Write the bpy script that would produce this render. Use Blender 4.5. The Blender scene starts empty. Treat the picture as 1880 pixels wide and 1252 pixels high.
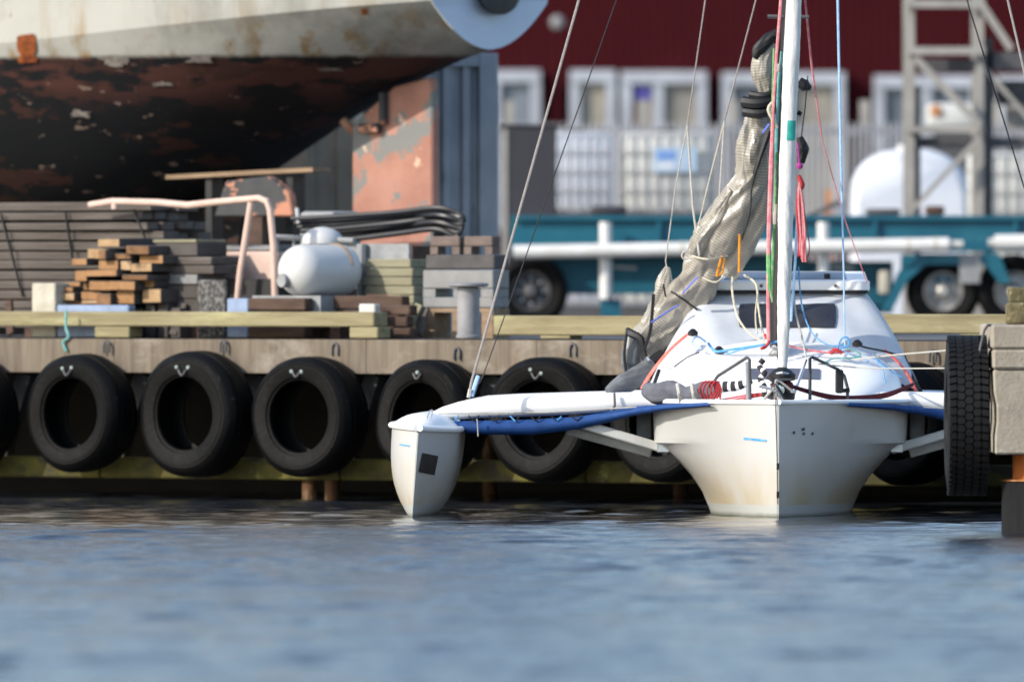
import bpy, bmesh, math, random
import numpy as np
from mathutils import Vector, Matrix, noise, Quaternion
random.seed(7)
R = math.radians
SC = bpy.context.scene
COL = SC.collection

# ------------------------------------------------------------------ camera
F = 26000.0            # focal length in photograph pixels (1880 wide)
CAMH = 2.15            # camera height above the water
YH = 520.0             # horizon row in the photograph
cam = bpy.data.cameras.new('camera')
cam.sensor_width = 36.0
cam.lens = F / 1880 * 36
cam.clip_start = 1.0
cam.clip_end = 6000
camo = bpy.data.objects.new('camera', cam)
COL.objects.link(camo)
camo.location = (0, 0, CAMH)
camo.rotation_euler = (R(90) - math.atan((626 - YH) / F), 0, 0)
cam.dof.use_dof = True
cam.dof.focus_distance = 127.8
cam.dof.aperture_fstop = 1.85
SC.camera = camo

# ------------------------------------------------------------------ light
SUN = Vector((-0.80, -0.46, 0.52)).normalized()
world = bpy.data.worlds.new('World')
SC.world = world
world.use_nodes = True
wn = world.node_tree
bg = wn.nodes['Background']
sky = wn.nodes.new('ShaderNodeTexSky')
sky.sky_type = 'NISHITA'
sky.sun_disc = False
sky.sun_elevation = math.asin(SUN.z)
sky.sun_rotation = math.atan2(SUN.x, SUN.y)
sky.air_density = 1.1
sky.dust_density = 1.2
sky.ozone_density = 1.6
wn.links.new(sky.outputs[0], bg.inputs[0])
bg.inputs[1].default_value = 0.15
sl = bpy.data.lights.new('sun', 'SUN')
sl.energy = 2.75
sl.angle = R(0.5)
sl.color = (1.0, 0.93, 0.82)
slo = bpy.data.objects.new('sun', sl)
COL.objects.link(slo)
slo.rotation_euler = (-SUN).to_track_quat('-Z', 'Y').to_euler()
slo.location = (-30, 60, 40)
vs = SC.view_settings
vs.view_transform = 'Standard'
vs.look = 'None'
vs.exposure = 0.88
vs.gamma = 1.0
vs.use_curve_mapping = False

# ------------------------------------------------------------------ pixel and quay measures
def P(px, py, Y):
    return Vector(((px - 940) * Y / F, Y, CAMH - (py - YH) * Y / F))
TH = R(36)
QD = Vector((math.cos(TH), -math.sin(TH), 0))      # along the quay, to the right
QN = Vector((-math.sin(TH), -math.cos(TH), 0))     # out over the water
QY = 137.0
Q0 = Vector(((1450 - 940) * QY / F, QY, 0))
def Q(u, v, z=0.0):
    return Q0 + QD * u + QN * v + Vector((0, 0, z))
def U(px, v):                                       # quay coordinate of an image column
    k = (px - 940) / F
    Y = (v + Q0.dot(QN)) / (k * QN.x + QN.y)
    p = Vector((k * Y, Y, 0))
    return (p - Q0).dot(QD)
def QZ(px, py, v):
    Y = Q(U(px, v), v).y
    return CAMH - (py - YH) * Y / F
GZ = 1.60                                           # quay level

# ------------------------------------------------------------------ materials
MATS = {}
def pm(name, base, base2=None, scale=4.0, stretch=(1, 1, 1), rough=0.6, bump=0.15, bscale=None,
       metal=0.0, patches=(), spec=0.4, lo=0.35, hi=0.65, coat=0.0):
    if name in MATS: return MATS[name]
    m = bpy.data.materials.new(name)
    m.use_nodes = True
    nt = m.node_tree; N = nt.nodes; L = nt.links
    b = N['Principled BSDF']
    tc = N.new('ShaderNodeTexCoord')
    def nz(sc, st, det=6, rgh=0.6, off=0.0):
        mp = N.new('ShaderNodeMapping'); mp.inputs['Scale'].default_value = st
        mp.inputs['Location'].default_value = (off, off * 1.7, off * 0.6)
        n = N.new('ShaderNodeTexNoise'); n.inputs['Scale'].default_value = sc
        n.inputs['Detail'].default_value = det; n.inputs['Roughness'].default_value = rgh
        L.new(tc.outputs['Object'], mp.inputs[0]); L.new(mp.outputs[0], n.inputs[0])
        return n
    def ramp(src, a, c):
        r = N.new('ShaderNodeMapRange'); r.inputs[1].default_value = a; r.inputs[2].default_value = c
        L.new(src, r.inputs[0]); return r.outputs[0]
    def mix(fac, A, B):
        x = N.new('ShaderNodeMix'); x.data_type = 'RGBA'
        L.new(fac, x.inputs[0])
        for i, c in ((6, A), (7, B)):
            if isinstance(c, tuple): x.inputs[i].default_value = (*c, 1)
            else: L.new(c, x.inputs[i])
        return x.outputs[2]
    if base2 is None: base2 = tuple(c * 0.72 for c in base)
    n = nz(scale, stretch)
    col = mix(ramp(n.outputs[0], lo, hi), base, base2)
    for i, (c, sc, st, a, d) in enumerate(patches):
        pn = nz(sc, st, 8, 0.65, 3.1 + 2.3 * i)
        col = mix(ramp(pn.outputs[0], a, d), col, c)
    L.new(col, b.inputs['Base Color'])
    rr = N.new('ShaderNodeMapRange')
    rr.inputs[3].default_value = max(0.02, rough - 0.12); rr.inputs[4].default_value = min(1, rough + 0.12)
    L.new(n.outputs[0], rr.inputs[0]); L.new(rr.outputs[0], b.inputs['Roughness'])
    b.inputs['Metallic'].default_value = metal
    b.inputs['Specular IOR Level'].default_value = spec
    b.inputs['Coat Weight'].default_value = coat
    if bump:
        bn = nz(bscale or scale * 5, stretch)
        bp = N.new('ShaderNodeBump'); bp.inputs['Strength'].default_value = bump
        bp.inputs['Distance'].default_value = 0.02
        L.new(bn.outputs[0], bp.inputs['Height']); L.new(bp.outputs[0], b.inputs['Normal'])
    MATS[name] = m
    return m

RUST = (0.19, 0.055, 0.013)
pm('gelcoat', (0.80, 0.80, 0.79), (0.76, 0.76, 0.74), 1.2, rough=0.28, bump=0.0, coat=0.2)
pm('deckwhite', (0.82, 0.82, 0.82), (0.77, 0.77, 0.77), 2, rough=0.4, bump=0.03)
pm('canvas', (0.50, 0.53, 0.575), (0.43, 0.455, 0.50), 2.5, rough=0.8, bump=0.08, bscale=9)
pm('tint', (0.022, 0.023, 0.032), (0.035, 0.036, 0.045), 3, rough=0.18, bump=0.05)
pm('hatchglass', (0.10, 0.11, 0.15), None, 3, rough=0.3, bump=0)
pm('black', (0.010, 0.010, 0.012), None, 5, rough=0.55, bump=0.1)
pm('rubber', (0.0013, 0.0013, 0.00140), (0.0018, 0.0018, 0.002), 3, rough=0.62, bump=0.3, spec=0.14, patches=(((0.012, 0.0115, 0.011), 3.2, (1, 1, 1), 0.57, 0.72), ((0.035, 0.033, 0.03), 9, (1, 1, 3), 0.66, 0.72)))
pm('treadrubber', (0.006, 0.006, 0.0065), (0.0035, 0.0035, 0.004), 6, rough=0.65, bump=0.25, spec=0.22)
pm('bluenet', (0.008, 0.055, 0.21), (0.005, 0.036, 0.15), 6, rough=0.75, bump=0.2, bscale=60)
pm('alu', (0.55, 0.56, 0.58), (0.42, 0.43, 0.45), 6, rough=0.35, metal=0.85, bump=0.05)
pm('greypaint', (0.52, 0.52, 0.50), (0.40, 0.40, 0.38), 4, rough=0.5, bump=0.05)
pm('mastwhite', (0.60, 0.59, 0.565), (0.48, 0.47, 0.45), 7, stretch=(1, 1, .3), rough=0.5, bump=0.9, bscale=12)
pm('teal', (0.02, 0.33, 0.27), None, 20, rough=0.6, bump=0)
pm('greyfabric', (0.11, 0.115, 0.14), None, 8, rough=0.85, bump=0.2)
pm('greycover', (0.17, 0.18, 0.19), (0.10, 0.105, 0.11), 5, rough=0.4, bump=0.1)
pm('rope_white', (0.46, 0.445, 0.41), None, 30, rough=0.9, bump=0.2)
pm('rope_cream', (0.55, 0.51, 0.40), None, 30, rough=0.9, bump=0.2)
pm('rope_pink', (0.58, 0.13, 0.16), (0.62, 0.30, 0.30), 20, rough=0.85, bump=0.2)
pm('rope_red', (0.40, 0.02, 0.03), (0.30, 0.04, 0.04), 20, rough=0.85, bump=0.2)
pm('rope_maroon', (0.10, 0.008, 0.014), None, 20, rough=0.85, bump=0.2)
pm('rope_green', (0.05, 0.30, 0.07), (0.25, 0.40, 0.20), 20, rough=0.85, bump=0.2)
pm('rope_teal', (0.06, 0.30, 0.28), (0.25, 0.42, 0.42), 20, rough=0.85, bump=0.2)
pm('rope_blue', (0.05, 0.24, 0.55), (0.15, 0.36, 0.6), 20, rough=0.85, bump=0.2)
pm('rope_lightblue', (0.40, 0.58, 0.80), (0.25, 0.45, 0.7), 20, rough=0.85, bump=0.2)
pm('rope_orange', (0.70, 0.27, 0.02), None, 20, rough=0.85, bump=0.2)
pm('rope_purple', (0.36, 0.04, 0.25), None, 20, rough=0.8, bump=0.2)
pm('strap_red', (0.75, 0.10, 0.06), (0.70, 0.22, 0.18), 9, rough=0.8, bump=0.1)
pm('strap_blue', (0.10, 0.15, 0.55), None, 9, rough=0.8, bump=0.1)
pm('wire', (0.42, 0.40, 0.38), None, 30, rough=0.4, metal=0.5, bump=0)
pm('wire_pale', (0.30, 0.27, 0.255), None, 30, rough=0.6, bump=0)
pm('chrome', (0.75, 0.78, 0.78), None, 30, rough=0.25, metal=0.9, bump=0)
pm('boltpaint', (0.30, 0.36, 0.35), None, 30, rough=0.5, bump=0)
pm('fascia', (0.165, 0.135, 0.102), (0.108, 0.086, 0.064), 3.0, stretch=(4, 4, .35), rough=0.85, bump=0.25,
   patches=(((0.25, 0.22, 0.185), 1.3, (1, 1, 1.6), 0.52, 0.68), ((0.20, 0.145, 0.10), 5, (5, 5, .2), 0.60, 0.72)))
pm('concrete', (0.3060, 0.2700, 0.2205), (0.2250, 0.1980, 0.1575), 3.0, rough=0.9, bump=0.5, bscale=30,
   patches=(((0.42, 0.39, 0.33), 2.0, (1, 1, 1), 0.55, 0.7), ((0.20, 0.17, 0.12), 6.0, (1, 1, .5), 0.64, 0.75)))
pm('paleblock', (0.4650, 0.4350, 0.3600), None, 4.0, rough=0.9, bump=0.4)
pm('kerb', (0.2494, 0.2193, 0.1247), (0.1634, 0.1376, 0.0757), 2.0, stretch=(.5, 6, 6), rough=0.85, bump=0.35, bscale=9,
   patches=(((0.40, 0.39, 0.20), 1.0, (.6, 3, 3), 0.55, 0.75), ((0.12, 0.09, 0.05), 6, (.3, 6, 10), 0.64, 0.72)))
pm('mosstimber', (0.0956, 0.0861, 0.0140), (0.0382, 0.0331, 0.0077), 2.0, rough=0.9, bump=0.4,
   patches=(((0.20, 0.19, 0.06), 4.0, (1, 1, 1), 0.60, 0.7), ((0.03, 0.026, 0.015), 2.6, (1, 1, 2), 0.52, 0.64),))
pm('mossypost', (0.16, 0.13, 0.07), (0.07, 0.065, 0.03), 7.0, rough=0.95, bump=0.8, bscale=25, patches=(((0.33, 0.30, 0.16), 6.0, (1, 1, 1), 0.55, 0.7),))
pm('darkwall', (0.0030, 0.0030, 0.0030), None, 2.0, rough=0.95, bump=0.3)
pm('strutgrey', (0.0490, 0.0476, 0.0462), None, 4.0, rough=0.8, bump=0.2)
pm('rustpile', (0.11, 0.05, 0.018), (0.03, 0.014, 0.008), 4.0, stretch=(1, 1, .4), rough=0.85, bump=0.4, patches=(((0.28, 0.21, 0.12), 3.0, (1, 1, .4), 0.57, 0.68),))
pm('rustorange', (0.50, 0.17, 0.03), (0.30, 0.09, 0.02), 5.0, stretch=(1, 1, .3), rough=0.85, bump=0.4, patches=(((0.55, 0.36, 0.20), 5.0, (1, 1, .3), 0.55, 0.65),))
pm('sleeve', (0.0121, 0.0127, 0.0143), (0.0066, 0.0066, 0.0077), 3.0, stretch=(2, 2, .3), rough=0.75, bump=0.15, spec=0.15)
pm('asphalt', (0.11, 0.11, 0.115), (0.07, 0.07, 0.072), 1.5, rough=0.9, bump=0.3)
pm('bollardgrey', (0.24, 0.24, 0.25), (0.17, 0.17, 0.18), 4, rough=0.6, bump=0.15)
pm('oldplank', (0.1107, 0.0949, 0.0843), (0.0632, 0.0527, 0.0464), 2.0, stretch=(.5, 6, 8), rough=0.9, bump=0.5, bscale=10,
   patches=(((0.16, 0.148, 0.14), 1.6, (.4, 4, 6), 0.55, 0.72), ((0.05, 0.04, 0.032), 3, (.3, 4, 8), 0.6, 0.72)))
pm('sawnend', (0.3116, 0.1722, 0.0779), (0.2214, 0.1107, 0.0451), 5, rough=0.85, bump=0.3, patches=(((0.14, 0.07, 0.03), 6, (1, 1, 1), 0.58, 0.68),))
pm('sawnend_dark', (0.2080, 0.1120, 0.0520), (0.1280, 0.0640, 0.0280), 6, rough=0.9, bump=0.4, patches=(((0.07, 0.04, 0.02), 6, (1, 1, 1), 0.55, 0.66),))
pm('sawnend_pale', (0.3740, 0.2550, 0.1445), (0.2720, 0.1700, 0.0850), 6, rough=0.9, bump=0.4, patches=(((0.12, 0.075, 0.04), 5, (1, 1, 1), 0.57, 0.68),))
pm('timberside', (0.0480, 0.0408, 0.0360), (0.0816, 0.0720, 0.0672), 3, rough=0.9, bump=0.3)
pm('greenplank', (0.2448, 0.2264, 0.1530), (0.1714, 0.1591, 0.1040), 2, stretch=(.6, 5, 5), rough=0.9, bump=0.3)
pm('pinkpaint', (0.5440, 0.3995, 0.3400), (0.4675, 0.3315, 0.2720), 5, rough=0.6, bump=0.1)
pm('tankwhite', (0.5054, 0.5054, 0.4990), (0.4536, 0.4601, 0.4666), 3, rough=0.4, bump=0.03)
pm('coolgrey', (0.2700, 0.2775, 0.2850), (0.1875, 0.1950, 0.2025), 6, rough=0.7, bump=0.1)  # plain mid grey, slightly bluish, mottled by noise
pm('darkwood', (0.09, 0.055, 0.04), (0.05, 0.03, 0.022), 4, stretch=(.6, 4, 4), rough=0.9, bump=0.3)
pm('hose', (0.012, 0.013, 0.017), (0.03, 0.03, 0.033), 3, stretch=(.3, 2, 2), rough=0.45, bump=0.05)
pm('slab', (0.075, 0.07, 0.07), None, 5, rough=0.8, bump=0.2)
pm('hollowblock', (0.15, 0.115, 0.10), None, 6, rough=0.9, bump=0.4)
pm('plasticgrey', (0.2040, 0.2040, 0.2040), (0.1658, 0.1658, 0.1658), 5, rough=0.6, bump=0.1)
pm('palletwood', (0.2560, 0.1760, 0.1120), (0.1760, 0.1200, 0.0720), 4, stretch=(.6, 4, 4), rough=0.9, bump=0.3)
pm('speckle', (0.03, 0.03, 0.03), (0.16, 0.155, 0.15), 22, rough=0.8, bump=0.3, lo=.45, hi=.6)
pm('bluebox', (0.2240, 0.2944, 0.4352), None, 5, rough=0.6, bump=0.05)
pm('redpaint', (0.0425, 0.0047, 0.0072), (0.0374, 0.0043, 0.0064), 1, rough=0.9, bump=0.02, spec=0.08)
pm('framewhite', (0.42, 0.45, 0.51), None, 2, rough=0.6, bump=0)
pm('pane_tan', (0.30, 0.27, 0.22), (0.16, 0.16, 0.16), .8, stretch=(3, 1, 1), rough=0.25, bump=0)
pm('pane_grey', (0.17, 0.20, 0.24), (0.12, 0.14, 0.17), .8, rough=0.2, bump=0)
pm('signblue', (0.10, 0.09, 0.40), None, 2, rough=0.5, bump=0)
pm('galv', (0.40, 0.40, 0.42), (0.34, 0.34, 0.36), 2, rough=0.6, bump=0.05, metal=0.2)
pm('steelwarm', (0.32, 0.305, 0.285), (0.24, 0.23, 0.215), 3, rough=0.7, bump=0.1)
pm('steeldark', (0.085, 0.085, 0.092), (0.06, 0.06, 0.065), 3, rough=0.6, bump=0.1)
pm('anthracite', (0.036, 0.036, 0.045), None, 1, rough=0.6, bump=0.05)
pm('ibcwhite', (0.5928, 0.6162, 0.6708), (0.5304, 0.5616, 0.6240), 2, rough=0.45, bump=0.02)
pm('ibccream', (0.5616, 0.5616, 0.5304), (0.4992, 0.5070, 0.4914), 2, rough=0.45, bump=0.02)
pm('labelblue', (0.16, 0.30, 0.62), None, 2, rough=0.5, bump=0)
pm('labelpale', (0.40, 0.52, 0.66), None, 2, rough=0.5, bump=0)
pm('trailerteal', (0.0111, 0.1160, 0.1713), (0.0066, 0.0829, 0.1326), 1.5, rough=0.45, bump=0.05, patches=(((0.03, 0.16, 0.20), 2, (1, 1, 2), 0.56, 0.7),))
pm('polewhite', (0.6688, 0.6688, 0.6688), (0.5808, 0.5720, 0.5456), 3, rough=0.5, bump=0.02)
pm('wheelsilver', (0.50, 0.49, 0.48), (0.36, 0.35, 0.34), 4, rough=0.4, metal=0.5, bump=0.05)
pm('containerblue', (0.42, 0.46, 0.53), (0.32, 0.36, 0.42), 2, rough=0.5, bump=0.08, patches=(((0.11, 0.10, 0.10), 2.5, (2, 2, .6), 0.6, 0.75),))
pm('containergrey', (0.36, 0.30, 0.22), None, 2, rough=0.7, bump=0.1)
pm('rudder', (0.3740, 0.1870, 0.1403), (0.3060, 0.1445, 0.1062), 2, rough=0.75, bump=0.2, lo=.4, hi=.6,
   patches=(((0.17, 0.175, 0.17), 1.9, (1, 1, 1), 0.535, 0.56), ((0.62, 0.42, 0.30), 4.5, (1, 1, 1), 0.62, 0.66)))
pm('rustmetal', (0.22, 0.085, 0.05), (0.42, 0.25, 0.18), 5, rough=0.8, bump=0.3)
pm('scrap', (0.035, 0.038, 0.042), (0.06, 0.06, 0.06), 3, rough=0.8, bump=0.3, patches=(((0.42, 0.19, 0.12), 2.4, (1, 1, 1.4), 0.53, 0.57), ((0.5, 0.4, 0.34), 5, (1, 1, 1), 0.64, 0.67)))
pm('rustspot', (0.36, 0.10, 0.015), (0.10, 0.02, 0.006), 7, rough=0.9, bump=0.3)
pm('shippale', (0.50, 0.58, 0.70), (0.44, 0.52, 0.64), 1, rough=0.5, bump=0.02)  # blue of skylight on the shaded transom is put into this colour
pm('offpatch', (0.24, 0.22, 0.20), (0.09, 0.07, 0.055), 9, rough=0.8, bump=0.1)
pm('orangepaint', (0.48, 0.22, 0.09), None, 5, rough=0.6, bump=0)

def node_mat(name):
    m = bpy.data.materials.new(name); m.use_nodes = True; MATS[name] = m
    return m, m.node_tree, m.node_tree.nodes, m.node_tree.links

def ship_material():
    m, nt, N, L = node_mat('shiphull')
    b = N['Principled BSDF']
    tc = N.new('ShaderNodeTexCoord'); geo = N.new('ShaderNodeNewGeometry')
    sp = N.new('ShaderNodeSeparateXYZ'); L.new(geo.outputs['Position'], sp.inputs[0])
    def nz(sc, st, off=0, det=8):
        mp = N.new('ShaderNodeMapping'); mp.inputs['Scale'].default_value = st; mp.inputs['Location'].default_value = (off, off, off)
        n = N.new('ShaderNodeTexNoise'); n.inputs['Scale'].default_value = sc; n.inputs['Detail'].default_value = det
        n.inputs['Roughness'].default_value = 0.62
        L.new(tc.outputs['Object'], mp.inputs[0]); L.new(mp.outputs[0], n.inputs[0]); return n.outputs[0]
    def rng(s, a, c, o0=0, o1=1):
        r = N.new('ShaderNodeMapRange'); L.new(s, r.inputs[0])
        for i, v in ((1, a), (2, c), (3, o0), (4, o1)): r.inputs[i].default_value = v
        return r.outputs[0]
    def mul(a, c):
        x = N.new('ShaderNodeMath'); x.operation = 'MULTIPLY'; L.new(a, x.inputs[0]); L.new(c, x.inputs[1]); return x.outputs[0]
    def mix(f, A, B):
        x = N.new('ShaderNodeMix'); x.data_type = 'RGBA'; L.new(f, x.inputs[0])
        for i, c in ((6, A), (7, B)):
            if isinstance(c, tuple): x.inputs[i].default_value = (*c, 1)
            else: L.new(c, x.inputs[i])
        return x.outputs[2]
    z = sp.outputs[2]
    white = mix(nz(1.0, (1, 1, 1)), (0.41, 0.40, 0.37), (0.30, 0.30, 0.265))
    streak = mul(rng(nz(2.3, (1.6, 1.6, .10), 5), 0.50, 0.64), rng(z, 5.25, 4.6))
    white = mix(streak, white, (0.24, 0.15, 0.05))
    white = mix(rng(nz(1.2, (1, 1, .5), 31), 0.48, 0.70), white, (0.19, 0.185, 0.165))
    white = mix(rng(nz(9, (1, 1, .5), 33), 0.67, 0.72), white, (0.20, 0.09, 0.03))
    dark = mix(nz(3, (1, 1, 1), 2), (0.0022, 0.003, 0.004), (0.006, 0.007, 0.009))
    redm = mul(rng(nz(1.7, (.7, .7, 2.2), 9), 0.46, 0.52), rng(z, 3.9, 4.2))
    dark = mix(redm, dark, (0.055, 0.020, 0.015))
    dark = mix(rng(nz(1.6, (.8, .8, 2.2), 14), 0.56, 0.585), dark, (0.034, 0.014, 0.010))
    dark = mix(rng(nz(5.0, (.8, .8, 2.0), 21), 0.645, 0.66), dark, (0.16, 0.115, 0.09))
    ed = N.new('ShaderNodeMath'); ed.operation = 'ADD'; L.new(z, ed.inputs[0])
    L.new(rng(nz(6, (1, 1, 1), 4), 0, 1, -0.03, 0.03), ed.inputs[1])
    col = mix(rng(ed.outputs[0], 4.48, 4.53), dark, white)
    L.new(col, b.inputs['Base Color'])
    b.inputs['Roughness'].default_value = 0.75; b.inputs['Specular IOR Level'].default_value = 0.25
    bp = N.new('ShaderNodeBump'); bp.inputs['Strength'].default_value = 0.25; bp.inputs['Distance'].default_value = 0.03
    L.new(nz(2.2, (1, 1, 1), 8), bp.inputs['Height']); L.new(bp.outputs[0], b.inputs['Normal'])
ship_material()

def sail_material():
    m, nt, N, L = node_mat('sailcloth')
    b = N['Principled BSDF']
    uv = N.new('ShaderNodeUVMap')
    mp = N.new('ShaderNodeMapping'); L.new(uv.outputs[0], mp.inputs[0])
    w = N.new('ShaderNodeTexWave'); w.wave_type = 'BANDS'; w.bands_direction = 'X'
    w.inputs['Scale'].default_value = 13.0; w.inputs['Distortion'].default_value = 1.4; w.inputs['Detail'].default_value = 1
    w.inputs['Detail Scale'].default_value = 1.5
    L.new(mp.outputs[0], w.inputs[0])
    tc = N.new('ShaderNodeTexCoord'); n = N.new('ShaderNodeTexNoise'); n.inputs['Scale'].default_value = 4; n.inputs['Detail'].default_value = 5
    L.new(tc.outputs['Object'], n.inputs[0])
    x = N.new('ShaderNodeMix'); x.data_type = 'RGBA'
    x.inputs[6].default_value = (0.205, 0.187, 0.155, 1); x.inputs[7].default_value = (0.345, 0.32, 0.275, 1)
    L.new(w.outputs[1], x.inputs[0])
    y = N.new('ShaderNodeMix'); y.data_type = 'RGBA'; y.inputs[7].default_value = (0.17, 0.152, 0.128, 1)
    r = N.new('ShaderNodeMapRange'); r.inputs[1].default_value = 0.5; r.inputs[2].default_value = 0.75; r.inputs[4].default_value = 0.7
    L.new(n.outputs[0], r.inputs[0]); L.new(r.outputs[0], y.inputs[0]); L.new(x.outputs[2], y.inputs[6])
    L.new(y.outputs[2], b.inputs['Base Color'])
    b.inputs['Roughness'].default_value = 0.34
    bp = N.new('ShaderNodeBump'); bp.inputs['Strength'].default_value = 0.5; bp.inputs['Distance'].default_value = 0.05
    n2 = N.new('ShaderNodeTexNoise'); n2.inputs['Scale'].default_value = 3.5; n2.inputs['Detail'].default_value = 3; n2.inputs['Distortion'].default_value = 1.5
    L.new(tc.outputs['Object'], n2.inputs[0]); L.new(n2.outputs[0], bp.inputs['Height']); L.new(bp.outputs[0], b.inputs['Normal'])
sail_material()

def stripe_rope():
    m, nt, N, L = node_mat('striperope')
    b = N['Principled BSDF']
    uv = N.new('ShaderNodeUVMap'); sp = N.new('ShaderNodeSeparateXYZ'); L.new(uv.outputs[0], sp.inputs[0])
    a = N.new('ShaderNodeMath'); a.operation = 'MULTIPLY'; a.inputs[1].default_value = 13.0; L.new(sp.outputs[0], a.inputs[0])
    f = N.new('ShaderNodeMath'); f.operation = 'FRACT'; L.new(a.outputs[0], f.inputs[0])
    g = N.new('ShaderNodeMath'); g.operation = 'GREATER_THAN'; g.inputs[1].default_value = 0.62; L.new(f.outputs[0], g.inputs[0])
    x = N.new('ShaderNodeMix'); x.data_type = 'RGBA'; x.inputs[6].default_value = (0.02, 0.02, 0.025, 1); x.inputs[7].default_value = (0.75, 0.75, 0.75, 1)
    L.new(g.outputs[0], x.inputs[0]); L.new(x.outputs[2], b.inputs['Base Color']); b.inputs['Roughness'].default_value = 0.85
stripe_rope()

def hull_material():
    m, nt, N, L = node_mat('boathull')
    b = N['Principled BSDF']
    geo = N.new('ShaderNodeNewGeometry'); sp = N.new('ShaderNodeSeparateXYZ'); L.new(geo.outputs['Position'], sp.inputs[0])
    tc = N.new('ShaderNodeTexCoord')
    mp = N.new('ShaderNodeMapping'); mp.inputs['Scale'].default_value = (1.2, 1.2, .7); L.new(tc.outputs['Object'], mp.inputs[0])
    n = N.new('ShaderNodeTexNoise'); n.inputs['Scale'].default_value = 2.0; n.inputs['Detail'].default_value = 6; L.new(mp.outputs[0], n.inputs[0])
    def rng(s, a, c, o0=0, o1=1):
        r = N.new('ShaderNodeMapRange'); L.new(s, r.inputs[0])
        for i, v in ((1, a), (2, c), (3, o0), (4, o1)): r.inputs[i].default_value = v
        return r.outputs[0]
    def mix(f, A, B):
        x = N.new('ShaderNodeMix'); x.data_type = 'RGBA'; L.new(f, x.inputs[0])
        for i, c in ((6, A), (7, B)):
            if isinstance(c, tuple): x.inputs[i].default_value = (*c, 1)
            else: L.new(c, x.inputs[i])
        return x.outputs[2]
    white = mix(n.outputs[0], (0.475, 0.475, 0.465), (0.415, 0.41, 0.395))
    mm = N.new('ShaderNodeMath'); mm.operation = 'MULTIPLY'
    L.new(rng(sp.outputs[2], 0.60, 0.12), mm.inputs[0]); L.new(rng(n.outputs[0], 0.30, 0.62), mm.inputs[1])
    grime = mix(mm.outputs[0], white, (0.41, 0.34, 0.22))
    n3 = N.new('ShaderNodeTexNoise'); n3.inputs['Scale'].default_value = 5.0; n3.inputs['Detail'].default_value = 9; n3.inputs['Roughness'].default_value = 0.7
    mp3 = N.new('ShaderNodeMapping'); mp3.inputs['Scale'].default_value = (1, 1, .35); L.new(tc.outputs['Object'], mp3.inputs[0]); L.new(mp3.outputs[0], n3.inputs[0])
    grime = mix(rng(n3.outputs[0], 0.56, 0.74, 0, .5), grime, (0.40, 0.37, 0.31))
    wl = N.new('ShaderNodeMath'); wl.operation = 'MULTIPLY_ADD'; wl.inputs[1].default_value = .05; L.new(n3.outputs[0], wl.inputs[0]); L.new(sp.outputs[2], wl.inputs[2])
    scum = mix(rng(wl.outputs[0], 0.02, 0.07), (0.10, 0.105, 0.07), (0.40, 0.41, 0.39))
    col = mix(rng(sp.outputs[2], 0.105, 0.115), scum, grime)
    L.new(col, b.inputs['Base Color'])
    b.inputs['Roughness'].default_value = 0.33
hull_material()

def water_material():
    m, nt, N, L = node_mat('water')
    b = N['Principled BSDF']
    b.inputs['Base Color'].default_value = (0.018, 0.022, 0.030, 1)
    b.inputs['IOR'].default_value = 1.85
    geo = N.new('ShaderNodeNewGeometry'); sp = N.new('ShaderNodeSeparateXYZ'); L.new(geo.outputs['Position'], sp.inputs[0])
    tc = N.new('ShaderNodeTexCoord')
    def nz(sc, st, det):
        mp = N.new('ShaderNodeMapping'); mp.inputs['Scale'].default_value = st; L.new(tc.outputs['Object'], mp.inputs[0])
        n = N.new('ShaderNodeTexNoise'); n.inputs['Scale'].default_value = sc; n.inputs['Detail'].default_value = det; n.inputs['Roughness'].default_value = 0.6
        L.new(mp.outputs[0], n.inputs[0]); return n.outputs[0]
    # wind ripples die away in the lee of the quay
    edge = N.new('ShaderNodeMath'); edge.operation = 'MULTIPLY_ADD'; edge.inputs[1].default_value = 5.0
    L.new(nz(.7, (.35, 1, 1), 3), edge.inputs[0]); L.new(sp.outputs[1], edge.inputs[2])
    lee = N.new('ShaderNodeMapRange'); lee.inputs[1].default_value = 125.5; lee.inputs[2].default_value = 129.5; L.new(edge.outputs[0], lee.inputs[0])
    ro = N.new('ShaderNodeMapRange'); ro.inputs[3].default_value = 0.12; ro.inputs[4].default_value = 0.03; L.new(lee.outputs[0], ro.inputs[0])
    L.new(ro.outputs[0], b.inputs['Roughness'])
    st = N.new('ShaderNodeMapRange'); st.inputs[3].default_value = 0.42; st.inputs[4].default_value = 0.10; L.new(lee.outputs[0], st.inputs[0])
    bp = N.new('ShaderNodeBump'); bp.inputs['Distance'].default_value = 0.05
    L.new(st.outputs[0], bp.inputs['Strength'])
    L.new(nz(9.0, (.55, 1.3, 1), 6), bp.inputs['Height']); L.new(bp.outputs[0], b.inputs['Normal'])
water_material()

# ------------------------------------------------------------------ building helpers
WM = {}
def tag(o, label=None, cat=None, group=None, kind=None):
    if label: o['label'] = label
    if cat: o['category'] = cat
    if group: o['group'] = group
    if kind: o['kind'] = kind
    return o
def thing(name, label, cat, loc=(0, 0, 0), rz=0.0, group=None, kind=None):
    o = bpy.data.objects.new(name, None)
    o.empty_display_size = 0.1
    o.location = loc; o.rotation_euler = (0, 0, rz)
    COL.objects.link(o)
    WM[o] = Matrix.Translation(Vector(loc)) @ Matrix.Rotation(rz, 4, 'Z')
    return tag(o, label, cat, group, kind)

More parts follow.
